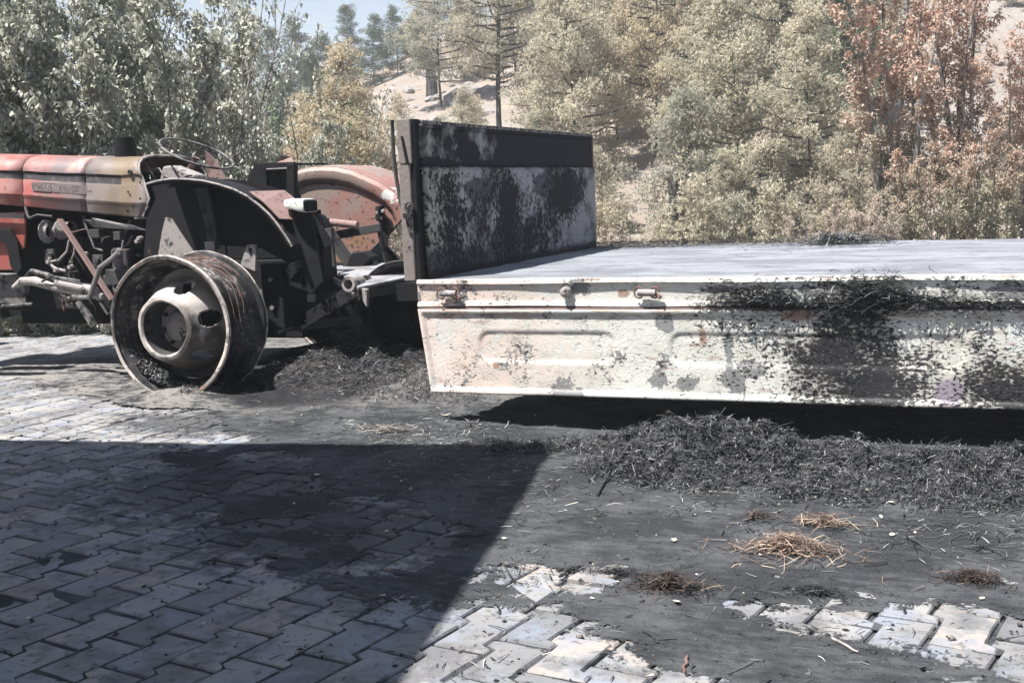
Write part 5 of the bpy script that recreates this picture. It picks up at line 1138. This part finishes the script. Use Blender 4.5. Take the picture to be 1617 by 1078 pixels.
part('steering_cylinder', 'pale_iron', lambda m: m.tube(crv((-6.50, YC - .60, .655), (-6.42, YC - .60, .70), (-6.30, YC - .60, .70), (-6.15, YC - .60, .66), (-5.70, YC - .60, .585)), [.02, .03, .034, .028, .024], 12), 0, smooth=True)
part('cylinder_barrel', 'pale_iron', lambda m: m.tube(crv((-6.08, YC - .62, .69), (-5.74, YC - .62, .63)), .032, 14), 0, smooth=True)
part('step_frame', 'grey_iron', lambda m: (m.tube(crv((-6.40, YC - .58, .72), (-6.34, YC - .58, .77), (-6.20, YC - .58, .74), (-6.1, YC - .58, .70)), .02, 8), m.tube(crv((-6.2, YC - .64, .70), (-6.1, YC - .64, .735), (-5.85, YC - .64, .70)), .009, 8), m.bar((-5.92, YC - .6, .56), (-5.80, YC - .6, .38), .03, .05)), .002)
part('brake_rod', 'grey_iron', lambda m: (m.tube(crv((-5.83, YC - .75, .60), (-5.66, YC - .78, .60), (-5.55, YC - .78, .80), (-5.44, YC - .78, .86), (-5.38, YC - .78, .90)), .018, 8),), 0, smooth=True)
part('bare_hose', 'pale_iron', lambda m: (m.tube(crv((-6.24, YC - .5, .83), (-6.16, YC - .5, .84), (-6.08, YC - .5, .90), (-6.05, YC - .5, .98)), .008, 8), m.tube(crv((-6.08, YC - .48, .82), (-6.03, YC - .48, .89), (-6.02, YC - .48, .97)), .008, 8), m.tube(crv((-6.24, YC - .5, .86), (-6.25, YC - .5, .82), (-6.2, YC - .5, .78), (-6.1, YC - .5, .76)), .012, 8)), 0, smooth=True)
for (a, b) in ((-6.25, .83), (-6.06, .79), (-6.19, .77), (-5.43, .98), (-5.45, .96), (-6.12, .56), (-6.16, .57), (-6.1, .52), (-5.92, .88)): part('pipe_fitting', 'pale_iron', lambda m: m.lathe((a, YC - .5, b), [(-.02, .0), (-.02, .014), (.02, .016), (.02, 0)], n=8), 0)
for (x_, z_, s_) in ((-6.3, .7, .05), (-6.15, .62, .04), (-6.02, .82, .05), (-5.95, .68, .04), (-6.45, .86, .06), (-5.78, .86, .04), (-5.62, .75, .05), (-5.5, .62, .05), (-6.2, .95, .05)): part('engine_casting', 'burnt_iron', lambda m: (m.box((x_ - s_, YC - .24 - s_ * .5, z_ - s_), (x_ + s_, YC - .18, z_ + s_ * .8)), m.lathe((x_, YC - .24 - s_ * .5, z_), [(-.02, 0), (-.02, s_ * .5), (0.01, s_ * .6)], n=10)), .006)
rh = random.Random(9)
for k in range(14):
    a_ = K((rh.uniform(-6.5, -5.6), YC - rh.uniform(.24, .42), rh.uniform(.55, 1.15))); b_ = a_ + K((rh.uniform(-.35, .35), rh.uniform(-.05, .05), rh.uniform(-.35, .10))); mid_ = a_.lerp(b_, .5) + K((rh.uniform(-.1, .1), -.04, rh.uniform(-.15, .02)))
    part('burnt_cable', rh.choice(['burnt_iron', 'grey_iron', 'rust_iron', 'black_iron']), lambda m: m.tube([a_, a_.lerp(mid_, .6) + K((0, -.01, .02)), mid_, mid_.lerp(b_, .5) + K((0, 0, -.02)), b_], rh.choice([.004, .006, .010]), 6), 0, smooth=True)
for k in range(10):
    a_ = K((rh.uniform(-4.5, -3.85), rh.uniform(6.55, 6.9), rh.uniform(.5, .95))); b_ = a_ + K((rh.uniform(-.25, .3), rh.uniform(-.1, .1), rh.uniform(-.3, .12))); mid_ = a_.lerp(b_, .5) + K((.02, -.03, rh.uniform(-.1, .05)))
    part('burnt_cable', rh.choice(['burnt_iron', 'grey_iron', 'rust_iron']), lambda m: m.tube([a_, mid_, b_], rh.choice([.005, .008, .014]), 6), 0, smooth=True)
for (a, b, c_) in ((-4.28, 6.395, .70), (-4.28, 6.395, .52), (-4.02, 6.495, .88), (-4.02, 6.495, .70), (-5.45, YC - .25, .8), (-5.45, YC - .25, .62), (-5.7, YC - .2, .85), (-5.2, YC - .2, .85), (-5.2, YC - .2, .55)):
    part('bolt_head', 'grey_iron', lambda m: m.lathe((a, b, c_), [(-.014, 0), (-.014, .016), (.004, .016)], n=6), 0)
part('front_axle', 'grey_iron', lambda m: (m.box((-7.6, YC - .25, .50), (-6.75, YC + .25, .72)), m.bar((-7.4, YC - .9, .42), (-7.2, YC + .9, .42), .12, .12), m.tube(crv((-7.5, YC - .72, .60), (-6.9, YC - .70, .62), (-6.66, YC - .68, .60), (-6.6, YC - .68, .55)), [.05, .055, .05, .03], 12), m.tube(crv((-7.1, YC - .66, .50), (-6.3, YC - .64, .54)), .014, 8), m.bar((-7.3, YC - .5, .75), (-6.62, YC - .5, .73), .16, .03)), .008)
for sg in (-1, 1):
    m = MB(); cy = YC + .82 * sg; w_ = .17
    m.lathe((-8.75, cy - w_ / 2, .34), [(0, .22), (0, .30), (.02, .335), (.085, .345), (.15, .335), (.17, .30), (.17, .22)], n=40); fw = m.build('front_wheel', 'black_iron', TR, smooth=True)
    m = MB(); m.lathe((-8.75, cy - w_ / 2, .34), [(0.01, .22), (.04, .20), (.085, .12), (.05, .06), (.05, 0)], n=28); m.build('wheel_disc', 'grey_iron', fw, smooth=True)

# ------------------------------------------------------------------ building behind and left of the camera whose roof slab shades the pavement
hS = 3.45; cS = K((-1.862 - hS * .33, 5.035 - hS * .36, hS)); e1 = K((-3.0, -.36, 0)).normalized(); e2 = K((.50, -2.53, 0)).normalized()
BL = empty('building', (cS.x - 4, cS.y - 5, 0), 'rendered building with a flat concrete roof slab over the yard', 'building')
def quad(a, b): return cS + e1 * a + e2 * b
m = MB(); c_ = [quad(0, 0), quad(11, 0), quad(11, 9), quad(0, 9)]; m.zprism([(p.x, p.y) for p in c_], hS - .22, hS); m.build('roof_slab', 'concrete', BL)
m = MB(); c_ = [quad(2.2, 4.6), quad(10.8, 4.6), quad(10.8, 8.8), quad(2.2, 8.8)]; m.zprism([(p.x, p.y) for p in c_], -.05, hS - .22); m.build('wall', 'wall_plaster', BL)

# ------------------------------------------------------------------ vegetation
def frames(D):
    ref = np.where(np.abs(D[:, 2:3]) > .9, np.array([[1., 0, 0]]), np.array([[0, 0, 1.]])); S = np.cross(D, ref); S /= np.linalg.norm(S, axis=1)[:, None] + 1e-9; return S, np.cross(S, D)
def unit(n, rs, up=0.0):
    v = rs.normal(0, 1, (n, 3)); v[:, 2] += up; return v / (np.linalg.norm(v, axis=1)[:, None] + 1e-9)
def needle_tufts(C, rs, tufts, per, rad, L, Wd):
    """C clump centres; each clump carries tufts of radiating needle blades"""
    cnt = np.maximum(6, (tufts * (rad / .32) ** 2).astype(int)); n = 1; tufts_ = cnt.sum(); T = np.repeat(C, cnt, 0) + unit(tufts_, rs) * (rs.rand(tufts_, 1) ** .45) * np.repeat(rad, cnt)[:, None] * np.array([1, 1, .72])
    axis = unit(len(T), rs, .5); Tn = np.repeat(T, per, 0); A = np.repeat(axis, per, 0); D = A * .9 + unit(len(Tn), rs) * .8; D /= np.linalg.norm(D, axis=1)[:, None]
    S, _ = frames(D); l = rs.uniform(L[0], L[1], len(Tn))[:, None]; w = rs.uniform(Wd[0], Wd[1], len(Tn))[:, None]
    v = np.stack([Tn - S * w / 2, Tn + S * w / 2, Tn + D * l], 1).reshape(-1, 3); f = np.arange(len(v)).reshape(-1, 3); return v, f
def pine_variant(seed, H, Rr, low, nb, mat, tufts=46, per=10, trunk_mat='bark_charred', rad=(.15, .47), spread=1.0):
    rs = np.random.RandomState(seed); rr = random.Random(seed); m = MB(); lean = K((rr.uniform(-.25, .25), rr.uniform(-.25, .25), 0))
    def tp(t): return K((lean.x * t * t + .06 * math.sin(t * 7 + seed), lean.y * t * t + .06 * math.cos(t * 6), H * t))
    m.tube([tp(t) for t in np.linspace(-.05, 1, 10)], [((.014 if low > .3 else .009) * H) * (1 - t * .9) for t in np.linspace(0, 1, 10)], 7); C = []; rad_ = []
    for b in range(nb):
        t = low + (1 - low) * (b + rr.random()) / nb; az = b * 2.4 + rr.uniform(-.5, .5); v_ = (t - low) / (1 - low); sh = ((1 - v_) ** .55) * min(1, .55 + v_ * 2.2) * spread
        Lb = Rr * sh * rr.uniform(.62, 1.10); o_ = tp(t); rise = rr.uniform(.05, .38) * Lb
        d = K((math.cos(az), math.sin(az), 0)); pts = [o_, o_ + d * Lb * .45 + K((0, 0, rise * .25)), o_ + d * Lb + K((0, 0, rise))]
        m.tube(pts, [.0065 * H * (1 - t * .6), .0045 * H * (1 - t * .5), .004], 4, cap=False)
        for k in range(max(2, int(Lb / .33))):
            u_ = .40 + .60 * (k + rr.random()) / max(2, int(Lb / .33)); p = pts[0].lerp(pts[2], u_); C.append((p.x + rr.gauss(0, .10 * Lb), p.y + rr.gauss(0, .10 * Lb), p.z + rr.gauss(.04, .14))); rad_.append(rr.uniform(*rad))
    for k in range(12):
        p = tp(low + (1 - low) * (k + .5) / 12); C.append((p.x + rr.gauss(0, .12), p.y + rr.gauss(0, .12), p.z)); rad_.append(.34)
    C.append(tuple(tp(1.0))); rad_.append(.25); C = np.array(C); rad_ = np.array(rad_)
    v, f = needle_tufts(C, rs, tufts, per, rad_, (.05, .12), (.015, .032))
    bm_ = bpy.data.meshes.new('trunk'); bm_.from_pydata(m.v, [], m.f); bm_.materials.append(M[trunk_mat])
    return bm_, np_mesh('crown', v, f, mat)
def plant(var, name, label, cat, group, x, y, s, rz, zoff=-.1, sz=None, mat=None):
    z = float(terr(np.array([x]), np.array([y]))[0]); r = bpy.data.objects.new(name, None); COL.objects.link(r); r.location = (x, y, z + zoff); r.rotation_euler = (0, 0, rz); r.scale = (s, s, sz or s); tag(r, label, cat, group)
    for nm, me in (('trunk', var[0]), ('crown', var[1])):
        o = bpy.data.objects.new(nm, me); COL.objects.link(o); o.parent = r
        if mat and nm == 'crown': o.material_slots[0].link = 'OBJECT'; o.material_slots[0].material = M[mat]
    return r
PV = [pine_variant(1, 5.6, 2.1, .08, 60, 'needles_scorched'), pine_variant(2, 4.8, 2.2, .05, 58, 'needles_scorched'), pine_variant(3, 6.2, 1.9, .16, 56, 'needles_tan'), pine_variant(4, 4.2, 2.0, .03, 52, 'needles_grey')]
TALL = pine_variant(9, 7.6, 2.5, .33, 60, 'needles_grey', tufts=32)
SH = pine_variant(12, 1.5, 1.0, .02, 24, 'needles_tan', tufts=26, per=9, rad=(.16, .28))
def pl(var, px, d, s, label, group='scorched pines on the slope', name='pine_tree', cat='pine', rz=None, **kw):
    x, y = place(px, d); return plant(var, name, label, cat, group, x, y, s, rz if rz is not None else (px * .37) % 6.28, **kw)
# individually described ones
pl(TALL, 805, 36, 1.0, 'tall pine with a bare black trunk rising above the headboard', rz=1.0, zoff=-.6)
pl(PV[2], 715, 46, 1.05, 'tall grey-green pine at the right edge of the open sky', mat='needles_grey')
pl(PV[0], 560, 20, .66, 'small tan scorched conifer right of the broadleaf thicket', mat='needles_tan')
pl(PV[1], 600, 27, .70, 'low tan conifer just left of the rocky slope', mat='needles_tan')
pl(PV[0], 745, 30, .50, 'thin young pine with tan top in front of the rocky slope')
pl(PV[3], 525, 24, .75, 'tan bushy conifer behind the steering wheel side thicket', mat='needles_tan')
pl(PV[1], 1190, 36, 1.0, 'dark green pine patch high up in the middle of the slope', mat='needles_green')
pl(PV[0], 1345, 27, .72, 'green-shaded pine just left of the red-brown tree', mat='needles_green', zoff=.6)
pl(PV[0], 920, 30, .95, 'pale olive pine right behind the headboard corner')
pl(PV[3], 1090, 24, .72, 'low greyish pine behind the bare ground patch')
pl(PV[1], 1180, 25, .98, 'broad olive-tan pine in the middle of the thicket')
pl(PV[0], 1290, 23, .80, 'olive-tan pine with dark gaps left of the brown trees')
pl(PV[3], 1360, 20, .55, 'low grey bushy pine at the foot of the brown trees')
rr = random.Random(44)
for (px, d, s, v_) in ((985, 33, .85, 0), (1050, 31, 1.05, 2), (1110, 34, 1.1, 1), (960, 40, 1.0, 1), (1020, 44, 1.1, 0), (900, 44, .95, 3), (870, 38, .6, 1), (1095, 42, 1.15, 3), (1250, 31, 1.05, 0), (1300, 36, 1.1, 2), (1160, 46, 1.2, 0), (1240, 42, 1.15, 1), (1350, 40, .9, 1), (1400, 33, .8, 3),
                       (830, 52, .9, 0), (760, 55, .8, 1), (930, 54, 1.2, 3), (1060, 56, 1.25, 1), (1220, 54, 1.3, 2), (1130, 28, .8, 0), (1210, 22.5, .45, 3), (1140, 22.5, .38, 1), (1480, 42, .9, 0), (1640, 38, .8, 1), (960, 25.5, .42, 3), (1330, 30, .9, 1), (1010, 38, .8, 3), (1275, 27, .75, 3), (1420, 52, 1.0, 1), (870, 60, 1.0, 0), (800, 25, .30, 3), (700, 27, .32, 1), (690, 62, .7, 2), (850, 28, .5, 1), (1700, 30, .7, 3), (1600, 24, .5, 3)):
    mt = rr.choice([None, 'needles_scorched', 'needles_tan', 'needles_grey', 'needles_scorched'])
    look = {None: 'olive-tan', 'needles_scorched': 'olive-tan', 'needles_tan': 'straw-tan', 'needles_grey': 'greyish olive'}[mt]
    colw = ('left of the headboard' if px < 640 else 'above the left half of the headboard' if px < 790 else 'above the right half of the headboard' if px < 925 else 'just right of the headboard' if px < 1010 else 'above the smooth end of the bed' if px < 1120 else 'above the middle of the bed' if px < 1230 else 'left of the red-brown trees' if px < 1360 else 'behind the red-brown trees' if px < 1560 else 'at the right edge')
    roww = 'low ' if d < 29 else 'mid-slope ' if d < 40 else 'upper-slope '
    pl(PV[v_], px, d, s * rr.uniform(.92, 1.08), roww + look + ' scorched pine ' + colw, group='thicket of scorched pines', rz=rr.uniform(0, 6.28), mat=mt)
# green trees along the far ridge
for i, (px, d, s) in enumerate(((498, 60, .9), (540, 62, .85), (575, 64, .72), (612, 62, .74), (650, 64, .62), (682, 66, .60), (450, 58, .8), (400, 66, .8), (350, 62, .7), (300, 68, .8), (240, 64, .7), (180, 70, .8), (110, 64, .7), (40, 70, .8), (-30, 66, .7), (520, 48, .62), (480, 42, .6))):
    pl(PV[(i * 3) % 4], px, d, s, ('small ' if s < .7 else 'tall ') + 'distant green pine on the ridge, ' + ('behind the left thicket' if px < 300 else 'behind the right half of the thicket' if px < 500 else 'below the left part of the open sky' if px < 600 else 'below the right part of the open sky'), group='green trees along the ridge', mat='needles_green')
# shrubs on the bank
for i, (px, d, s, mt) in enumerate(((940, 22.5, .8, 'needles_tan'), (985, 23, .7, 'needles_scorched'), (1050, 22, .55, 'needles_scorched'), (1110, 21, .9, 'needles_scorched'), (1165, 21, .7, 'needles_grey'), (1230, 20.5, .8, 'needles_scorched'), (620, 22, .7, 'needles_grey'), (660, 24, .6, 'needles_tan'), (1420, 20, .8, 'needles_grey'), (1560, 20, .8, 'needles_scorched'), (880, 24, .8, 'needles_scorched'), (760, 40, .9, 'needles_tan'), (650, 45, .8, 'needles_tan'), (700, 38, .6, 'needles_grey'), (590, 40, 1.0, 'needles_tan'), (560, 32, .9, 'needles_tan'))):
    pl(SH, px, d, s, {'needles_tan': 'tan', 'needles_scorched': 'olive-tan', 'needles_grey': 'greyish'}[mt] + ' low scorched shrub ' + ('on the slope left of the headboard' if px < 640 else 'on the bare slope above the headboard' if px < 800 else 'at the right end of the headboard' if px < 1000 else 'over the middle of the trailer bed' if px < 1250 else 'at the foot of the red-brown trees'), group='low shrubs on the bank', name='shrub', cat='shrub', mat=mt)

# broadleaf: several stems, drooping wilted leaves
def leaf_arrays(P, D, L, Wd, rs):
    S, U_ = frames(D); l = L[:, None]; w = Wd[:, None]; cup = U_ * w * .35 * np.sign(rs.rand(len(P), 1) - .3)
    mid = P + D * l * .45; tip = P + D * l + U_ * l * rs.uniform(-.25, .25, (len(P), 1))
    v = np.stack([P, mid - S * w / 2 + cup, tip, mid + S * w / 2 + cup], 1).reshape(-1, 3); k = np.arange(len(P))[:, None] * 4
    return v, np.concatenate([k + [0, 1, 2], k + [0, 2, 3]], 0)
def leafy_variant(seed, H, ns, leaves, mat, base_r=.25, fan=.8, Ls=(.038, .075), low=.10, droop=1.6, twig=.38, barkm='bark_grey', thick=.018, clus=7):
    rs = np.random.RandomState(seed); rr = random.Random(seed); m = MB(); tips = []
    for s_ in range(ns):
        az = s_ / ns * 6.28 + rr.uniform(-.4, .4); h = H * rr.uniform(.72, 1.05); out = fan * rr.uniform(.25, 1.0); b0 = K((base_r * math.cos(az) * rr.random(), base_r * math.sin(az) * rr.random(), -.1)); ph = rr.uniform(0, 6)
        def sp(t): return b0 + K((math.cos(az) * out * t ** 1.3 + .05 * math.sin(t * 8 + ph), math.sin(az) * out * t ** 1.3 + .05 * math.cos(t * 7 + ph), h * t))
        m.tube([sp(t) for t in np.linspace(0, 1, 9)], [thick * (1 - .82 * t) for t in np.linspace(0, 1, 9)], 5, cap=False)
        nt = int(h * 7)
        for k in range(nt):
            t = low + (1 - low) * (k + rr.random()) / nt; a = rr.uniform(0, 6.28); L = twig * rr.uniform(.5, 1.2) * (1.15 - .5 * t); o_ = sp(t); e = o_ + K((math.cos(a) * L * .7, math.sin(a) * L * .7, L * rr.uniform(.35, .95)))
            mid = o_.lerp(e, .5) + K((0, 0, -.03)); m.tube([o_, mid, e], [.005, .004, .002], 3, cap=False)
            for q_ in range(3): tips.append(tuple(o_.lerp(e, .35 + .32 * q_)))
        tips.append(tuple(sp(1.0)))
    T = np.array(tips); per = max(1, leaves // len(T)); idx_ = rs.choice(len(T), len(T) * per * 2); g_ = rs.rand(len(T)) ** 1.1; idx_ = idx_[rs.rand(len(idx_)) < g_[idx_]][:leaves]
    P = T[idx_] + rs.normal(0, .045, (len(idx_), 3)); D = unit(len(P), rs) * .75; D[:, 2] -= droop * rs.rand(len(P)); D /= np.linalg.norm(D, axis=1)[:, None]
    L = rs.uniform(Ls[0], Ls[1], len(P)); v, f = leaf_arrays(P, D, L, L * rs.uniform(.42, .72, len(P)), rs)
    tm = bpy.data.meshes.new('trunk'); tm.from_pydata(m.v, [], m.f); tm.materials.append(M[barkm])
    return tm, np_mesh('crown', v, f, mat)
BV = [leafy_variant(31, 3.5, 9, 19000, 'leaves_wilted', .5, 1.0), leafy_variant(32, 3.0, 8, 15000, 'leaves_wilted', .4, .9), leafy_variant(33, 3.9, 7, 16000, 'leaves_wilted', .3, .75), leafy_variant(34, 3.6, 6, 1700, 'leaves_wilted', .4, 1.4, low=.05)]
thick_lab = 'scorched multi-stemmed broadleaf shrub in the thicket behind the tractor'
def bl(v_, px, d, s, lab, **kw): return pl(BV[v_], px, d, s, lab, group=kw.pop('group', 'broadleaf thicket behind the tractor'), name='broadleaf_tree', cat='tree', zoff=-.05, **kw)
bl(2, 40, 12.0, 1.12, 'wilted broadleaf tree above the red hood at the left edge'); bl(0, 150, 12.4, 1.16, 'dense wilted broadleaf tree behind the black exhaust stump'); bl(1, 255, 12.0, 1.25, 'wilted broadleaf tree behind the steering wheel')
bl(3, 400, 12.6, 1.05, 'sparse tree with bare whitish stems fanning to the upper right'); bl(1, 360, 12.3, .72, 'low leafy shrub behind the near fender and seat'); bl(2, -60, 12.6, 1.15, 'wilted broadleaf tree cut by the left edge')
for (v_, px, d, s) in ((1, 90, 11.3, .55), (1, 200, 11.2, .50), (0, 300, 11.6, .48), (1, 440, 12.0, .52), (0, 480, 13.4, .60), (1, 10, 11.4, .55), (1, 95, 13.6, 1.30), (0, 330, 13.6, 1.08), (2, 205, 14.0, 1.15), (3, 490, 14.5, .95), (0, 0, 14.6, 1.15), (3, 70, 14.0, 1.15), (3, 330, 13.0, 1.2), (1, 410, 11.5, .42), (0, 60, 17.5, .9), (1, 200, 18, .95), (0, 380, 17, .8), (1, 440, 15.5, .75)):
    bl(v_, px, d, s, ('low ' if s < .7 else 'tall ') + ('sparse ' if v_ == 3 else 'leafy ') + 'wilted broadleaf shrub ' + ('in the front row ' if d < 13 else 'in the back rows ') + ('above the red hood' if px < 170 else 'around the exhaust stump' if px < 240 else 'behind the steering wheel' if px < 360 else 'behind the seat'))
pl(BV[1], 505, 26, 1.25, 'green leafy bush at the right end of the thicket below the ridge', group='broadleaf thicket behind the tractor', name='broadleaf_tree', cat='tree', mat='leaves_green')
pl(BV[0], 545, 34, .9, 'second green bush beneath the ridge trees', group='broadleaf thicket behind the tractor', name='broadleaf_tree', cat='tree', mat='leaves_green')
# red-brown trees on the right
RB = [leafy_variant(51, 5.2, 6, 14000, 'leaves_brown', .12, 1.0, Ls=(.045, .09), low=.12, droop=.9, twig=.62, thick=.05), leafy_variant(52, 5.6, 5, 13500, 'leaves_brown', .10, .85, Ls=(.045, .09), low=.10, droop=.9, twig=.62, thick=.06)]
pl(RB[0], 1418, 16.5, .92, 'red-brown scorched tree, left one of the pair behind the trailer', group='red-brown scorched trees', name='broadleaf_tree', cat='tree', zoff=-.05)
pl(RB[1], 1518, 16.8, .90, 'red-brown scorched tree with straight grey trunk, right one of the pair', group='red-brown scorched trees', name='broadleaf_tree', cat='tree', zoff=-.05)
pl(RB[0], 1620, 17.5, .72, 'scorched tree with tan leaves at the right edge', group='red-brown scorched trees', name='broadleaf_tree', cat='tree', zoff=-.05, rz=2.0)
pl(BV[1], 1470, 15.4, .62, 'grey-green leafy bush between the two red-brown trunks', group='bushes behind the trailer', name='leafy_bush', cat='bush', mat='leaves_brown'); pl(BV[1], 1560, 15.6, .70, 'pale brownish leafy bush at the foot of the right red-brown tree', group='bushes behind the trailer', name='leafy_bush', cat='bush', mat='leaves_brown')
pl(BV[1], 1350, 15.5, .40, 'small dry bush left of the red-brown pair', group='bushes behind the trailer', name='leafy_bush', cat='bush', mat='leaves_dry'); pl(BV[0], 1270, 14.5, .26, 'pinkish dried bush peeking over the trailer bed', group='bushes behind the trailer', name='leafy_bush', cat='bush', mat='leaves_dry')
pl(BV[0], 612, 14.5, .44, 'pale dried weeping bush left of the headboard', group='bushes behind the trailer', name='leafy_bush', cat='bush', mat='leaves_dry'); pl(BV[0], 1400, 15.0, .34, 'low dry bush in front of the left red-brown trunk', group='bushes behind the trailer', name='leafy_bush', cat='bush', mat='leaves_dry')
pl(BV[1], 955, 15.5, .30, 'low dry bush at the far corner of the headboard', group='bushes behind the trailer', name='leafy_bush', cat='bush', mat='leaves_dry')
# burnt stumps and poles on the slope
for (px, d, h, r_, lab) in ((655, 34, 1.1, .10, 'black burnt stump on the rocky slope'), (700, 50, 1.3, .28, 'broad dark burnt stump high on the rocky slope'), (1076, 24, 1.5, .22, 'thick black burnt trunk beside the bare ground patch'), (932, 23, 1.9, .12, 'charred trunk beside the headboard corner')):
    x, y = place(px, d); z = float(terr(np.array([x]), np.array([y]))[0]); m = MB(); m.tube([(x, y, z - .3), (x + .03, y, z + h * .5), (x - .04, y + .03, z + h)], [r_, r_ * .85, r_ * .7], 9); o = m.build('burnt_stump', 'bark_charred'); tag(o, lab, 'stump', 'burnt stumps on the slope')
# rocks on the bare slope
rs = np.random.RandomState(8); rr = random.Random(8)
m = MB()
for k in range(240):
    px = rr.uniform(560, 800) if k < 170 else rr.uniform(900, 1700); d = rr.uniform(26, 58); x, y = place(px, d); z = float(terr(np.array([x]), np.array([y]))[0]); s = rr.uniform(.12, .5) * (1.4 if rr.random() < .15 else .8)
    vs_l = []; ax = [K((rr.uniform(.7, 1.4), 0, 0)), K((0, rr.uniform(.6, 1.1), 0)), K((0, 0, rr.uniform(.35, .7)))]
    ico = [(0, 0, 1), (.9, 0, .3), (.3, .85, .3), (-.75, .5, .3), (-.7, -.55, .3), (.3, -.85, .35), (.7, .5, -.5), (-.3, .85, -.5), (-.9, 0, -.5), (-.2, -.85, -.5), (.75, -.5, -.5)]
    for q_ in ico: vs_l.append((x + q_[0] * s * ax[0].x * rr.uniform(.8, 1.2), y + q_[1] * s * ax[1].y * rr.uniform(.8, 1.2), z + q_[2] * s * ax[2].z * rr.uniform(.8, 1.2)))
    m.add(vs_l, [(0, 1, 2), (0, 2, 3), (0, 3, 4), (0, 4, 5), (0, 5, 1), (1, 6, 2), (2, 6, 7), (2, 7, 3), (3, 7, 8), (3, 8, 4), (4, 8, 9), (4, 9, 5), (5, 9, 10), (5, 10, 1), (1, 10, 6)])
o = m.build('slope_rocks', 'rock'); tag(o, 'pale broken rocks strewn over the bare hillside', 'rocks', kind='stuff')
# ------------------------------------------------------------------ light summer haze and lingering smoke
mb = MB(); mb.box((-900, -900, -1.6), (900, 900, 48)); M['haze'] = bpy.data.materials.new('haze'); hz = M['haze']; hz.use_nodes = True
for n_ in list(hz.node_tree.nodes):
    if n_.type != 'OUTPUT_MATERIAL': hz.node_tree.nodes.remove(n_)
pv = hz.node_tree.nodes.new('ShaderNodeVolumePrincipled'); pv.inputs['Color'].default_value = (0.86, 0.90, 0.95, 1); pv.inputs['Density'].default_value = 0.0019; pv.inputs['Anisotropy'].default_value = 0.25
hz.node_tree.links.new(pv.outputs[0], [n_ for n_ in hz.node_tree.nodes if n_.type == 'OUTPUT_MATERIAL'][0].inputs['Volume'])
o = mb.build('haze', 'haze'); tag(o, kind='stuff')
scene.cycles.volume_bounces = 1
print('SCENE BUILT', len(bpy.data.objects))
